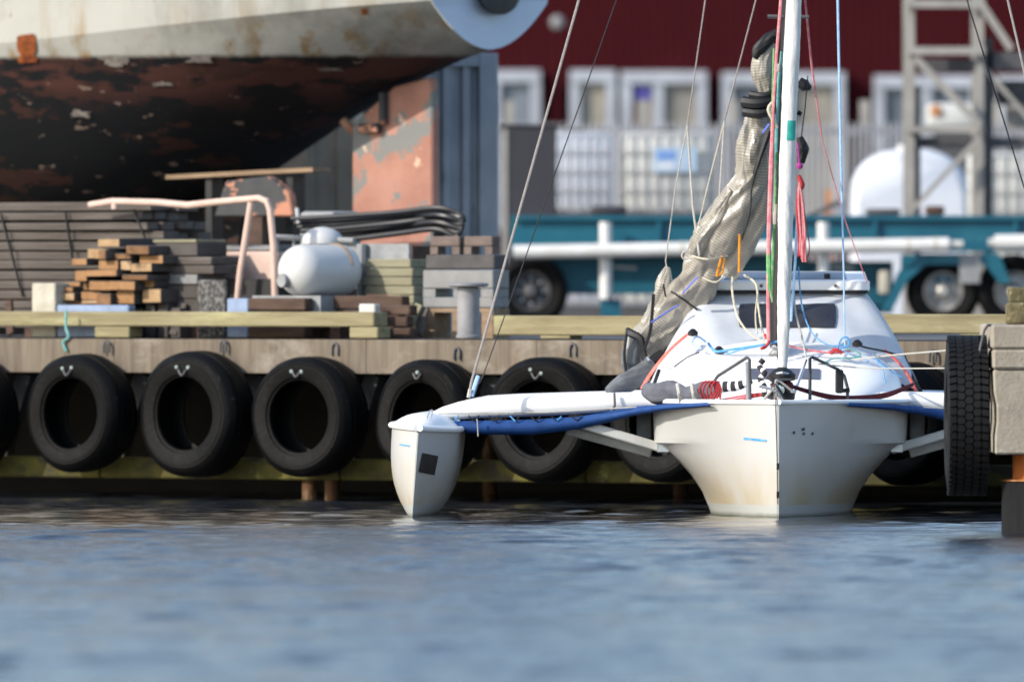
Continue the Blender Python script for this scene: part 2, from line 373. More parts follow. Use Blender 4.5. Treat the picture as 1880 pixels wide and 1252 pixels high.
class MB:
    def __init__(s): s.v = []; s.f = []; s.uv = {}
    def add(s, vs, fs, uvs=None):
        o = len(s.v); s.v += [Vector(p) for p in vs]
        s.f += [[i + o for i in f] for f in fs]
        if uvs:
            for i, w in enumerate(uvs): s.uv[o + i] = w
        return s
    def box(s, c, size, rot=None):
        c = Vector(c); hx, hy, hz = (q / 2 for q in size)
        pts = [Vector((x, y, z)) for x in (-hx, hx) for y in (-hy, hy) for z in (-hz, hz)]
        if rot is not None: pts = [rot @ p for p in pts]
        return s.add([p + c for p in pts], [[0, 1, 3, 2], [4, 6, 7, 5], [0, 4, 5, 1], [2, 3, 7, 6], [0, 2, 6, 4], [1, 5, 7, 3]])
    def bb(s, a, b):
        a = Vector(a); b = Vector(b)
        return s.box((a + b) / 2, [abs(q) for q in (b - a)])
    def bar(s, p0, p1, w, h, up=(0, 0, 1)):
        p0 = Vector(p0); p1 = Vector(p1); d = (p1 - p0); l = d.length; d.normalize()
        up = Vector(up)
        if abs(d.dot(up)) > 0.98: up = Vector((0, 1, 0))
        x = d.cross(up).normalized(); z = x.cross(d)
        m = Matrix((x, d, z)).transposed()
        return s.box((p0 + p1) / 2, (w, l, h), m)
    def tube(s, pts, r, n=8, caps=True, sub=0, flat=1.0, up=None):
        pts = [Vector(p) for p in pts]
        rs = list(r) if isinstance(r, (list, tuple)) else [r] * len(pts)
        if sub:
            q, rr = [], []
            for i in range(len(pts) - 1):
                p0 = pts[max(i - 1, 0)]; p1 = pts[i]; p2 = pts[i + 1]; p3 = pts[min(i + 2, len(pts) - 1)]
                for k in range(sub):
                    t = k / sub
                    q.append(0.5 * ((2 * p1) + (p2 - p0) * t + (2 * p0 - 5 * p1 + 4 * p2 - p3) * t * t + (3 * p1 - p0 - 3 * p2 + p3) * t ** 3))
                    rr.append(rs[i] * (1 - t) + rs[i + 1] * t)
            q.append(pts[-1]); rr.append(rs[-1]); pts, rs = q, rr
        T = []
        for i in range(len(pts)):
            a = pts[max(i - 1, 0)]; b = pts[min(i + 1, len(pts) - 1)]
            T.append((b - a).normalized())
        ref = Vector(up) if up is not None else Vector((0, 0, 1))
        if abs(T[0].dot(ref)) > 0.95: ref = Vector((0, 1, 0))
        x = T[0].cross(ref).normalized()
        vs, fs, uv = [], [], []; L = 0
        for i, p in enumerate(pts):
            if i:
                L += (p - pts[i - 1]).length
                x = (x - T[i] * x.dot(T[i]))
                if x.length < 1e-6: x = T[i].orthogonal()
                x.normalize()
            y = T[i].cross(x)
            for k in range(n):
                a = 2 * math.pi * k / n
                vs.append(p + (x * math.cos(a) + y * math.sin(a) * flat) * rs[i]); uv.append((L, k / n))
        for i in range(len(pts) - 1):
            for k in range(n):
                a = i * n + k; b = i * n + (k + 1) % n
                fs.append([a, b, b + n, a + n])
        if caps:
            fs.append(list(range(n))[::-1]); m = (len(pts) - 1) * n; fs.append([m + k for k in range(n)])
        return s.add(vs, fs, uv)
    def lathe(s, prof, n=32, axis='Y', closed=False, c=(0, 0, 0)):
        c = Vector(c); vs, fs = [], []; m = len(prof)
        for k in range(n):
            a = 2 * math.pi * k / n; ca, sa = math.cos(a), math.sin(a)
            for r, h in prof:
                p = {'Y': (r * ca, h, r * sa), 'Z': (r * ca, r * sa, h), 'X': (h, r * ca, r * sa)}[axis]
                vs.append(c + Vector(p))
        for k in range(n):
            k2 = (k + 1) % n
            for j in range(m if closed else m - 1):
                j2 = (j + 1) % m
                fs.append([k * m + j, k * m + j2, k2 * m + j2, k2 * m + j])
        return s.add(vs, fs)
    def loft(s, rings, closed=False, cap=False):
        n = len(rings[0]); vs = [p for r in rings for p in r]; fs = []
        for i in range(len(rings) - 1):
            for k in range(n if closed else n - 1):
                a = i * n + k; b = i * n + (k + 1) % n
                fs.append([a, b, b + n, a + n])
        if cap:
            fs.append(list(range(n))[::-1]); m = (len(rings) - 1) * n; fs.append([m + k for k in range(n)])
        return s.add(vs, fs)
    def prism(s, poly, d):          # polygon swept by the vector d
        poly = [Vector(p) for p in poly]; d = Vector(d); n = len(poly)
        return s.add(poly + [p + d for p in poly], [list(range(n))[::-1], [n + k for k in range(n)]] + [[k, (k + 1) % n, (k + 1) % n + n, k + n] for k in range(n)])
    def wobble(s, amp, freq, seed=0):
        for i, p in enumerate(s.v):
            q = p * freq + Vector((seed * 7.1, seed * 3.3, seed))
            s.v[i] = p + noise.noise_vector(q) * amp
        return s
    def build(s, name, mat, parent=None, local=False, smooth=35, bevel=0.0, solid=0.0, kind=None, label=None):
        me = bpy.data.meshes.new(name)
        vs = s.v
        if parent is not None and not local:
            inv = WM[parent].inverted(); vs = [inv @ p for p in vs]
        me.from_pydata([tuple(p) for p in vs], [], s.f)
        if s.uv:
            ul = me.uv_layers.new(name='UVMap')
            for l in me.loops: ul.data[l.index].uv = s.uv.get(l.vertex_index, (0, 0))
        bm = bmesh.new(); bm.from_mesh(me)
        bmesh.ops.recalc_face_normals(bm, faces=bm.faces)
        if bevel:
            es = [e for e in bm.edges if e.is_manifold and e.calc_face_angle(0) > 0.6]
            bmesh.ops.bevel(bm, geom=es, offset=bevel, segments=1 if bevel < 0.03 else 2, affect='EDGES', profile=0.5)
        if solid: bmesh.ops.solidify(bm, geom=bm.faces[:], thickness=solid)
        bm.to_mesh(me); bm.free()
        if smooth:
            me.polygons.foreach_set('use_smooth', [True] * len(me.polygons))
            me.set_sharp_from_angle(angle=R(smooth))
        me.materials.append(MATS[mat])
        o = bpy.data.objects.new(name, me); COL.objects.link(o)
        if parent is not None:
            o.parent = parent; WM[o] = WM[parent]
        else: WM[o] = Matrix.Identity(4)
        if kind: o['kind'] = kind
        if label: o['label'] = label
        return o
def copy_tree(o, parent=None, top=True):
    c = o.copy(); COL.objects.link(c)
    if parent is not None: c.parent = parent
    for ch in o.children: copy_tree(ch, c, False)
    return c
def ss(a, b, x):
    t = min(1, max(0, (x - a) / (b - a))); return t * t * (3 - 2 * t)

# ================================================================== THE SETTING
def make_water():
    nx, ny = 300, 2150
    xs = np.linspace(-8.5, 8.5, nx); ys = np.linspace(56, 146, ny)
    X, Y = np.meshgrid(xs, ys)
    rng = np.random.RandomState(4); Z = np.zeros_like(X)
    for i in range(60):
        lam = 0.18 * (8.0 ** rng.rand()); a = rng.normal(R(75), R(38))
        k = 2 * math.pi / lam
        sl_ = 0.019 * (1.0 if lam < 0.6 else 0.6)
        ph = rng.rand() * 6.28
        Z += sl_ / k * np.sin(k * (X * math.cos(a) + Y * math.sin(a)) + ph)
    env = np.zeros_like(X)
    for i in range(12):
        a = rng.normal(R(85), R(25)); lam = rng.uniform(5, 22)
        env += np.sin(2 * math.pi / lam * (X * math.cos(a) * .6 + Y * math.sin(a)) + rng.rand() * 6.28)
    env = 0.85 + 0.16 * env / 1.7
    calm = 0.7 + 0.3 * np.clip((129 - Y) / 6, 0, 1)
    Z *= np.clip(env, 0.45, 1.5) * calm
    # scattered steeper wavelets
    for rep in range(3):
        g = np.zeros_like(X)
        for i in range(9):
            a = rng.normal(R(80), R(30)); lam = rng.uniform(.32, 1.0)
            kx = math.cos(a) * .45; ky = math.sin(a)
            g += np.sin(2 * math.pi / lam * (X * kx + Y * ky) + rng.rand() * 6.28)
        Z += np.clip((g - 2.6) / 3.0, 0, 1) ** 1.0 * 0.016 * calm
    Z -= Z.mean()
    co = np.stack([X, Y, Z], -1).reshape(-1, 3).astype(np.float32)
    idx = np.arange(nx * ny).reshape(ny, nx)
    q = np.stack([idx[:-1, :-1], idx[:-1, 1:], idx[1:, 1:], idx[1:, :-1]], -1).reshape(-1, 4).astype(np.int32)
    me = bpy.data.meshes.new('water')
    me.vertices.add(len(co)); me.vertices.foreach_set('co', co.ravel())
    me.loops.add(q.size); me.loops.foreach_set('vertex_index', q.ravel())
    me.polygons.add(len(q)); me.polygons.foreach_set('loop_start', np.arange(0, q.size, 4, dtype=np.int32))
    me.update(); me.validate()
    me.polygons.foreach_set('use_smooth', [True] * len(q))
    me.materials.append(MATS['water'])
    o = bpy.data.objects.new('water', me); COL.objects.link(o); o['kind'] = 'structure'
    m = MB(); m.add([(-900, -400, -.14), (900, -400, -.14), (900, 160, -.14), (-900, 160, -.14)], [[0, 1, 2, 3]])
    m.build('open_water', 'water', smooth=0, kind='structure')
make_water()
m = MB(); m.add([Q(-700, -.28, GZ), Q(700, -.28, GZ), Q(1500, -2500, GZ), Q(-1500, -2500, GZ)], [[0, 1, 2, 3]])
m.build('quay_ground', 'asphalt', smooth=0, kind='structure')

# ---- quay wall
qw = thing('quay_wall', 'long tan concrete quay edge on piles with mossy timber waling', 'quay', Q(0, 0, 0), -TH)
def ql(u, v, z): return Vector((u, -v, z))          # quay-aligned local coordinates
edges = [-14.6, U(-160, 0), U(210, 0), U(672, 0), U(985, 0), U(1330, 0), 2.9, 6.0]
for i in range(len(edges) - 1):
    MB().bb(ql(edges[i] + .0015, 0, 1.255), ql(edges[i + 1] - .0015, -.30, 1.592)).build('fascia_beam', 'fascia', qw, True, bevel=.004)
for i in range(7):
    a = -14.5 + i * 3
    MB().bb(ql(a, -.10, .20), ql(a + 2.985, -.32, .41)).build('waling_timber', 'mosstimber', qw, True, bevel=.015)
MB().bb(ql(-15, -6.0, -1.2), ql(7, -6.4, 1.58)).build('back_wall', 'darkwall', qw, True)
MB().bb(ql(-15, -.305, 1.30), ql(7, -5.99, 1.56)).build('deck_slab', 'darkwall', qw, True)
for px in (568, 610, 900, 1250):
    pv = -.25 if px in (568, 610) else -4.2
    u = U(px, pv)
    MB().tube([ql(u, pv, -.6), ql(u, pv, .30 if px in (568, 610) else 1.3)], .075, 14).build('pile', 'rustpile', qw, True)
TYPX = [-68, 150, 362, 570, 790, 1010, 1225, 1440, 1672]
for i in range(len(TYPX) - 1):
    px = (TYPX[i] + TYPX[i + 1]) / 2 - 8
    u = U(px, -.2)
    MB().bar(ql(u - .22, -.22, .41), ql(u + .10, -.22, 1.25), .17, .10, (0, 1, 0)).build('brace', 'strutgrey', qw, True)

# ---- quay tyres
def tyre_profile(Rr, rh, w):
    d = Rr - rh
    return [(rh, .07), (rh + .008, .04), (rh + .03, .032), (rh + .035, .018), (rh + d * .30, .006), (rh + d * .55, .0), (rh + d * .56, .006), (rh + d * .66, .006), (rh + d * .67, .0), (Rr - .07, .012), (Rr - .035, .035), (Rr - .03, .05), (Rr - .008, .075), (Rr, .11), (Rr, .135), (Rr - .015, .14), (Rr - .015, .155), (Rr, .16),
            (Rr, w - .16), (Rr - .015, w - .155), (Rr - .015, w - .14), (Rr, w - .135), (Rr - .01, w - .07), (Rr - .06, w - .02), (rh + d * .5, w), (rh + .02, w - .012), (rh, w - .05),
            (rh + .02, w - .06), (Rr - .08, w - .07), (Rr - .04, w / 2), (Rr - .08, .08), (rh + .02, .075)]
TYLAB = ['black truck tyre cut off by the left edge of the picture', 'black truck tyre under the pale concrete block, white bolts inside',
         'black truck tyre below the joint of kerb block and orange timber ends', 'black truck tyre nearest left of the small float, full ring visible',
         'black truck tyre partly hidden behind the small outrigger float', 'black truck tyre seen above and below the white crossbeam',
         'black truck tyre mostly hidden between blue netting and main hull', 'black truck tyre hidden behind the white main hull',
         'black truck tyre on quay right of main hull, beside treaded pier tyre']
def make_tyre(i):
    px = TYPX[i]; v = .48
    u = U(px, v * .5); z = [.835, .845, .842, .838, .835, .828, .80, .80, .80][i]
    t = thing('quay_tyre', TYLAB[i], 'tyre', Q(u, v, z), -TH, 'truck tyres hung along the quay')
    rnd = random.Random(i)
    Rr = .60 + rnd.uniform(-.01, .015)
    m = MB().lathe(tyre_profile(Rr, .350, .46), 56, 'Y', True)
    m.wobble(.028, 1.8, i)
    m.build('tyre_casing', 'rubber', t, True, smooth=40)
    t.rotation_euler = (R(rnd.uniform(-3, 1)), R(rnd.uniform(0, 360)) * 0, -TH + R(rnd.uniform(-5, 4)))
    t.scale = [rnd.uniform(.97, 1.03)] * 3
    for sx in ([0] if i == 4 else [-.075, .075]):
        a = rnd.uniform(-.02, .02)
        b = MB().lathe([(0, -.03), (.018, -.02), (.022, 0), (.022, .05)], 12, 'Y', c=(sx * (.8 if i % 2 else 1), .015, .455 + a))
        b.build('bolt', 'boltpaint', t, True)
    MB().tube([(-.05, .0, .44), (0, -.01, .385), (.05, .0, .44)], .010, 6, sub=4).build('chain_link', 'steeldark', t, True)
    MB().tube([(.1, .45, .60), (.1, .455, .68), (.13, .455, .72), (.17, .455, .69), (.17, .45, .60)], .014, 6, sub=3).build('shackle', 'steeldark', t, True)
for i in range(len(TYPX)):
    if i != 7: make_tyre(i)      # the eighth is wholly behind the main hull

# ---- kerb timbers
def kerb(px0, px1, ptop, pbot, blocks, label, v=-.12):
    u0, u1 = U(px0, v), U(px1, v)
    zt = QZ(px1, ptop, v); zb = QZ(px1, pbot, v)
    t = thing('kerb_timber', label, 'timber', Q(u0, v, GZ), -TH, 'timber kerbs along the quay edge')
    MB().bb((0, 0, zb - GZ), (u1 - u0, .24, zt - GZ)).build('beam', 'kerb', t, True, bevel=.012)
    for a, b in blocks:
        MB().bb((U(a, v) - u0, .01, .004), (U(b, v) - u0, .23, zb - GZ - .003)).build('block', 'kerb', t, True, bevel=.01)
kerb(-420, 686, 573, 600, [(-330, -270), (172, 236), (640, 692)], 'long yellowish kerb timber on the left, raised on short blocks')
kerb(905, 1190, 580, 616, [(990, 1045), (1150, 1180)], 'kerb timber in the middle, just right of the grey bollard')
kerb(1420, 1850, 577, 613, [(1455, 1500), (1760, 1800)], 'kerb timber on the right below the silver trailer wheel')

# ---- bollard
v = -.6; u = U(860, v); s_ = F / Q(u, v).y
b = thing('bollard', 'grey steel mooring bollard with wide flat cap', 'bollard', Q(u, v, GZ), -TH)
MB().lathe([(0, .012), (.125, .01), (.125, .03), (.112, .04), (.112, .50), (.10, .51), (0, .515)], 28, 'Z').build('post', 'bollardgrey', b, True)
MB().lathe([(0, .512), (.17, .512), (.20, .525), (.20, .545), (.17, .555), (0, .558)], 28, 'Z').build('cap', 'bollardgrey', b, True)

# ================================================================== PIER CORNER
PY = 121.0
def PP(px, py, dy=0.0): return P(px, py, PY) + Vector((0, dy, 0))
pier = thing('concrete_pier', 'weathered concrete pier corner standing on a rusty sleeved pile', 'pier', P(1850, 1000, PY) * 1.0)
def pbox(px0, px1, py0, py1, d0, d1): 
    a = PP(px0, py0, d0); b_ = PP(px1, py1, d1); return (a, b_)
m = MB(); a, b_ = pbox(1821, 2400, 596, 641, 0, 3.2); m.bb(a, b_); m.build('cap_course', 'concrete', pier, bevel=.02)
m = MB(); a, b_ = pbox(1823, 2400, 641.6, 678, .005, 3.2); m.bb(a, b_); m.build('cap_course', 'concrete', pier, bevel=.02)
m = MB(); pr = [(1824, 679), (1825, 720), (1830, 745), (1830, 775), (1827, 800), (1827, 834)]
ring0 = [PP(x, y, .03) for x, y in pr]; 
m.prism(ring0 + [PP(2400, 834, .03), PP(2400, 679, .03)], (0, 3.1, 0)); m.build('pier_block', 'concrete', pier, bevel=.015)
c = PP(1905, 0, .45); 
m = MB().tube([Vector((c.x, c.y, 0.2)), Vector((c.x, c.y, PP(0, 836).z))], .20, 24); m.build('steel_pile', 'rustorange', pier)
m = MB().tube([Vector((c.x, c.y, -.8)), Vector((c.x, c.y, PP(0, 884).z))], [.30, .29], 32); m.build('pile_sleeve', 'sleeve', pier)
m = MB().tube([Vector((c.x, c.y, PP(0, 884).z)), Vector((c.x, c.y, PP(0, 881).z))], [.31, .27], 32); m.build('sleeve_rim', 'rustorange', pier)
for px in (2180,):
    q = PP(px, 0, 2.4); MB().tube([Vector((q.x, q.y, -.8)), Vector((q.x, q.y, PP(0, 836).z))], .28, 20).build('pile_sleeve', 'sleeve', pier)
mp_ = thing('mossy_post', 'mossy broken timber post on top of the concrete pier', 'post', PP(1880, 594, .5))
m = MB(); a, b_ = pbox(1852, 1960, 556, 596.5, .25, .65); m.bb(a, b_); m.wobble(.02, 6, 1); m.build('stump', 'mossypost', mp_, bevel=.02)
m = MB(); a, b_ = pbox(1856, 1960, 528, 556, .28, .6); m.bb(a, b_); m.wobble(.02, 6, 3); m.build('timber_top', 'mossypost', mp_, bevel=.015)

# pier tyre, tread towards the camera
tc_ = PP(1780, 764, .72); 
pt = thing('pier_tyre', 'large black tyre with chunky tread hung on the pier beside the boat', 'tyre', tc_)
W2 = .172; RT = .69
prof = [(.36, -W2 + .04), (.38, -W2), (.52, -W2 - .01), (.63, -W2 + .005), (.665, -W2 + .03), (.668, 0), (.665, W2 - .03), (.63, W2 - .005), (.52, W2 + .01), (.38, W2), (.36, W2 - .04), (.6, W2 - .06), (.61, 0), (.6, -W2 + .06)]
MB().lathe(prof, 64, 'X', True).build('tyre_casing', 'treadrubber', pt, True)
m = MB(); n = 62
def lug(m, x0, x1, a0, a1, skew, hexa):
    r0, r1 = .655, RT
    if hexa:
        am = (a0 + a1) / 2; xm = (x1 - x0) * .22
        poly = [(x0, am), (x0 + xm, a0), (x1 - xm, a0), (x1, am), (x1 - xm, a1), (x0 + xm, a1)]
    else: poly = [(x0, a0), (x1, a0 + skew), (x1, a1 + skew), (x0, a1)]
    vs = []
    for r, ins in ((r0, 0), (r1, 1)):
        cx = sum(p[0] for p in poly) / len(poly); ca = sum(p[1] for p in poly) / len(poly)
        for x, a in poly:
            if ins: x = cx + (x - cx) * .88; a = ca + (a - ca) * .86
            vs.append((x, -r * math.cos(a), r * math.sin(a)))
    k = len(poly)
    m.add(vs, [list(range(k, 2 * k))] + [[i, (i + 1) % k, (i + 1) % k + k, i + k] for i in range(k)])
for k in range(n):
    a = 2 * math.pi * k / n; d = 2 * math.pi / n
    lug(m, -W2 + .002, -W2 + .066, a + .06 * d, a + .90 * d, .15 * d, False)
    lug(m, W2 - .066, W2 - .002, a + .06 * d, a + .90 * d, -.15 * d, False)
    for j in range(3):
        x = -.069 + j * .069; off = .5 * d if j % 2 else 0
        lug(m, x - .043, x + .043, a + off - .02 * d, a + off + .98 * d, 0, True)
m.build('tread', 'treadrubber', pt, True, smooth=0)
m = MB().tube([tc_ + Vector((.02, -.62, .12)), tc_ + Vector((.14, -.3, .73)), PP(1836, 605, .5)], .012, 6, sub=4); m.build('hanging_chain', 'steeldark', pt)

# ================================================================== TRIMARAN
BX, BY = (1428 - 940) * 130 / F, 130.0
YAW = R(-1.8)
boat = thing('trimaran', 'small white trimaran sailboat moored bow-on with mast and furled tan sail', 'sailboat', (BX, BY, 0), YAW)
def B(px, py, by): return P(px, py, BY + by)
def rope(name, mat, pts, r, parent=boat, sub=0, n=6, flat=1.0):
    return MB().tube([B(*p) for p in pts], r, n, sub=sub, flat=flat).build(name, mat, parent)
LEN = 5.5
def sheer(b): return max(.012, 1.19 * (1 - (1 - min(1, b / 1.75)) ** 2.0) * (1 - .22 * ss(3.6, LEN, b)))
def wlb(b): return max(.010, .66 * (1 - (1 - min(1, b / 2.2)) ** 1.7) * (1 - .2 * ss(3.8, LEN, b)))
ZS, ZK = 1.045, .67
def hull_section(b, sgn):
    ws, ww = sheer(b), wlb(b); k = ss(.75, 1.5, b)
    lin = ww + (ws - ww) * .60
    wk = lin * (1 - k) + ws * .985 * k
    p = 1.0 + .62 * k; pts = []
    for t in (0, .12, .25, .4, .55, .7, .82, .92, .985, 1.0):
        z = -.35 + (ZK + .35) * t
        tt = max(0, (z - 0) / ZK)
        w = ww + (wk - ww) * (1 - .05 * k * (t < 1)) * tt ** p if z >= 0 else ww * (1 - (-z / .35) ** 2 * .75)
        pts.append(Vector((sgn * w, b, z)))
    for t in (.15, .5, 1.0):
        pts.append(Vector((sgn * (wk + (ws - wk) * t), b, ZK + (ZS - ZK) * t)))
    return pts
bs = [0, .06, .16, .3, .5, .75, 1.0, 1.25, 1.45, 1.65, 1.85, 2.05, 2.2, 2.35, 2.6, 3.0, 3.6, 4.2, 4.8, LEN]
m = MB()
for sg in (-1, 1): m.loft([hull_section(b, sg) for b in bs])
tr = hull_section(LEN, -1) + hull_section(LEN, 1)[::-1]; m.add(tr, [list(range(len(tr)))])
st = hull_section(0, -1); st2 = hull_section(0, 1); m.loft([st, st2])
hull = m.build('hull', 'boathull', boat, True, smooth=28)
# gunwale lip and deck
for sg in (-1, 1):
    m = MB().tube([Vector((sg * (sheer(b) + .004), b - (.012 if b == 0 else 0), ZS + .012)) for b in bs], .022, 8); m.build('gunwale', 'deckwhite', boat, True)
m = MB(); m.loft([[Vector((sheer(b) * x, b, ZS + .004 + .03 * (1 - x * x))) for x in np.linspace(-1, 1, 9)] for b in bs]); m.build('deck', 'deckwhite', boat, True)
# coachroof
def cr_h(b): return .56 * ss(1.05, 3.0, b) ** .8
def cr_w(b): return min(1.24, sheer(b) * .985 - .0) * (.55 + .45 * ss(.9, 2.6, b)) * (1 - .16 * ss(2.4, 3.1, b))
rings = []
for b in (1.06, 1.2, 1.4, 1.7, 2.0, 2.3, 2.6, 2.9, 3.2, 3.8, 4.4, 5.0):
    rg = []; tap = 1 - .2 * ss(3.6, LEN, b)
    for a in np.linspace(0, math.pi, 33):
        ca, sa = math.cos(a), math.sin(a); e = 2 / 2.9
        rg.append(Vector((-cr_w(b) * tap * math.copysign(abs(ca) ** e, ca), b, ZS + .01 + max(.012, cr_h(b)) * abs(sa) ** e)))
    rings.append(rg)
m = MB().loft(rings); m.add(rings[-1], [list(range(33))]); coach = m.build('coachroof', 'deckwhite', boat, True, smooth=50)
def roof_z(x, b):
    w = cr_w(b); e = 2.9; q = max(0, 1 - min(1, abs(x) / w) ** e); return ZS + .01 + cr_h(b) * q ** (1 / e)
# tinted windscreen on the coachroof front
m = MB(); g = []
for zz, b in ((0, 1.72), (1, 1.95)):
    g.append([Vector((x, b, roof_z(x, b) + .012)) for x in np.linspace(-.28, .37, 8)])
m.loft(g); m.build('front_window', 'hatchglass', coach, True, solid=.008)
# canvas tent
def rrect(x0, x1, y0, y1, z, r, n=8, k=14):
    pts = []
    def seg(a, b_, num):
        for i in range(num): t = i / num; pts.append(Vector((a[0] + (b_[0] - a[0]) * t, a[1] + (b_[1] - a[1]) * t, z)))
    def arc(cx, cy, a0):
        for i in range(n): a = a0 + (math.pi / 2) * i / n; pts.append(Vector((cx + r * math.cos(a), cy + r * math.sin(a), z)))
    seg((x0 + r, y0), (x1 - r, y0), 40); arc(x1 - r, y0 + r, -math.pi / 2)
    seg((x1, y0 + r), (x1, y1 - r), 20); arc(x1 - r, y1 - r, 0)
    seg((x1 - r, y1), (x0 + r, y1), 20); arc(x0 + r, y1 - r, math.pi / 2)
    seg((x0, y1 - r), (x0, y0 + r), 20); arc(x0 + r, y0 + r, math.pi)
    return pts
rings = []
for t in np.linspace(0, 1, 15):
    x0 = -1.26 + .52 * t; x1 = 1.30 - .53 * t
    y0 = 2.62 + .88 * t; y1 = 5.1 - .15 * t; z = 1.42 + .655 * t
    rg = rrect(x0, x1, y0, y1, z, .16 - .04 * t)
    for i, p in enumerate(rg):
        low = (1 - t) ** 1.3
        drop = low * max(0, abs(p.x) - .62) * .42
        f = math.sin(p.x * 9 + t * 4 + 2 * noise.noise(Vector((p.x * 2, p.y, 5)))) * .024 * math.sin(math.pi * t)
        nn = noise.noise(Vector((p.x * 2.2 + t * 1.5, p.y * 1.2, t * 1.8))) * .14 * math.sin(math.pi * min(1, t * .95 + .05))
        rg[i] = Vector((p.x, p.y - f - nn, p.z - drop))
    rings.append(rg)
m = MB().loft(rings, True); m.add(rings[-1], [list(range(len(rings[-1])))]); tent = m.build('canopy', 'canvas', boat, True, smooth=60)
# canopy windows, sewn onto the sloping front
def tent_pt(px, py, off=.02):
    t = min(.99, max(0.01, ((CAMH - (py - YH) * 133.2 / F) - 1.42) / .655))
    by = 2.62 + .88 * t
    p = B(px, py, by); lp = WM[boat].inverted() @ p
    i = t * 14; k = int(i); fr = i - k
    def yat(rg): 
        best = min(rg[:40], key=lambda q: abs(q.x - lp.x)); return best.y
    yy = yat(rings[k]) * (1 - fr) + yat(rings[min(14, k + 1)]) * fr
    lp.y = yy - off; return lp
def patch(x0, x1, y0, y1, nx=22, ny=6, cut=.22):
    g = []
    for j in range(ny + 1):
        row = []
        for i in range(nx + 1):
            u_, v_ = i / nx, j / ny
            ins = 0
            ee = abs(v_ - .5) * 2
            if ee > .6: ins = (ee - .6) / .4 * cut * .22 * (x1 - x0 if x1 - x0 < 60 else 60) / (x1 - x0)
            xx = x0 + (x1 - x0) * (ins + (1 - 2 * ins) * u_)
            yy = y0 + (y1 - y0) * v_ - 1.2 * math.sin(u_ * 9) * (1 - v_)
            row.append(tent_pt(xx, yy))
        g.append(row)
    return g
for a in ((1356, 1535, 559, 601),):
    MB().loft(patch(*a)).build('canopy_window', 'tint', tent, True, solid=.006)
# hard roof with hatch
m = MB(); rg = []
for z, ins, yo in ((2.075, .0, 3.42), (2.085, -.012, 3.40), (2.165, -.012, 3.40), (2.18, .01, 3.44), (2.255, .035, 3.85), (2.262, .05, 3.92)):
    rg.append(rrect(-.76 + ins, .80 - ins, yo, 5.15, z, .12))
m.loft(rg, True); m.add(rg[-1], [list(range(len(rg[-1])))]); hroof = m.build('hard_roof', 'deckwhite', boat, True)
m = MB(); e0 = rrect(-.755, .795, 3.39, 5.14, 2.053, .12); e1 = rrect(-.765, .805, 3.375, 5.16, 2.078, .12); m.loft([e0, e1], True); m.build('roof_seal', 'black', hroof, True, solid=.01)
m = MB(); m.add([(-.55, 3.46, 2.190), (.60, 3.46, 2.190), (.58, 3.83, 2.259), (-.53, 3.83, 2.259)], [[0, 1, 2, 3]]); m.build('roof_hatch', 'hatchglass', hroof, True, smooth=0, solid=.008)
for x in (-.46, .42): MB().lathe([(0, 0), (.03, 0), (.03, .04), (0, .04)], 10, 'Z', c=(x, 3.52, 2.20)).build('hatch_knob', 'black', hroof, True)
for x in (-.2, .5): MB().lathe([(0, -.012), (.016, -.008), (.016, 0)], 8, 'Y', c=(x, 3.39, 2.125)).build('roof_bolt', 'steeldark', hroof, True)

# black mast with a furled white jib standing in front of it
m = MB().tube([B(1430, 648, 2.35), B(1430, 560, 2.35), B(1440, 300, 2.35), B(1452, 0, 2.35), B(1478, -600, 2.35), B(1510, -1400, 2.35)], [.085, .085, .085, .08, .075, .06], 20, flat=1.3, up=(0, 1, 0)); mast = m.build('mast', 'black', boat)
rope('spreader_fitting', 'steeldark', [(1409, 31, 2.3), (1446, 32, 2.3)], .022, mast)
rope('spreader_fitting', 'steeldark', [(1462, 31, 2.3), (1485, 32, 2.3)], .018, mast)
rope('mast_foot', 'greypaint', [(1430, 640, 2.33), (1430, 654, 2.3)], .10, mast)
def jx(py):
    if py < 0: return 1458 - py * .045
    return float(np.interp(py, [0, 300, 500, 690], [1458, 1444.5, 1440.5, 1437]))
def jy(py): return .22 + (690 - py) * .0017
jw = [(690, 9), (672, 16), (640, 19), (590, 22), (540, 25), (500, 25.5), (450, 26.5), (400, 27.5), (300, 28.5), (150, 29), (0, 29), (-300, 28), (-600, 27), (-1400, 16)]
jp = []; jr = []
for (y0, w0), (y1, w1) in zip(jw, jw[1:]):
    n_ = 10 if y1 >= 0 else 3
    for k in range(n_):
        t = k / n_; y = y0 + (y1 - y0) * t; jp.append(B(jx(y), y, jy(y))); jr.append((w0 + (w1 - w0) * t) * .5 / 198.5)
m = MB().tube(jp, jr, 28, up=(0, 1, 0)); n_ = 28
for i in range(len(m.v) // n_):
    c = jp[i]
    for k in range(n_):
        a_ = 2 * math.pi * k / n_; L_ = c.z
        f = 1 + .06 * noise.noise(Vector((math.cos(a_ + L_ * 5) * 4, math.sin(a_ + L_ * 5) * 4, L_ * 3))) + .10 * noise.noise(Vector((math.cos(a_ + L_ * 2.4) * 2, math.sin(a_ + L_ * 2.4) * 2, L_ * 1.2))) + .06 * math.copysign(abs(math.sin(2 * (a_ + L_ * 2.4))) ** .5, math.sin(2 * (a_ + L_ * 2.4))) * .5
        m.v[i * n_ + k] = c + (m.v[i * n_ + k] - c) * f
jib = m.build('furled_jib', 'mastwhite', boat, smooth=60)
m = MB(); g = []
for py in (222, 240, 258):
    c0 = B(jx(py), py, jy(py)); r0 = 29.5 * .5 / 198; row = []
    for a_ in np.linspace(-.15, .95, 6): row.append(c0 + Vector((math.sin(a_) * r0 * 1.08, -math.cos(a_) * r0 * 1.10, 0)))
    g.append(row)
m.loft(g); m.build('jib_patch', 'teal', jib, smooth=0)
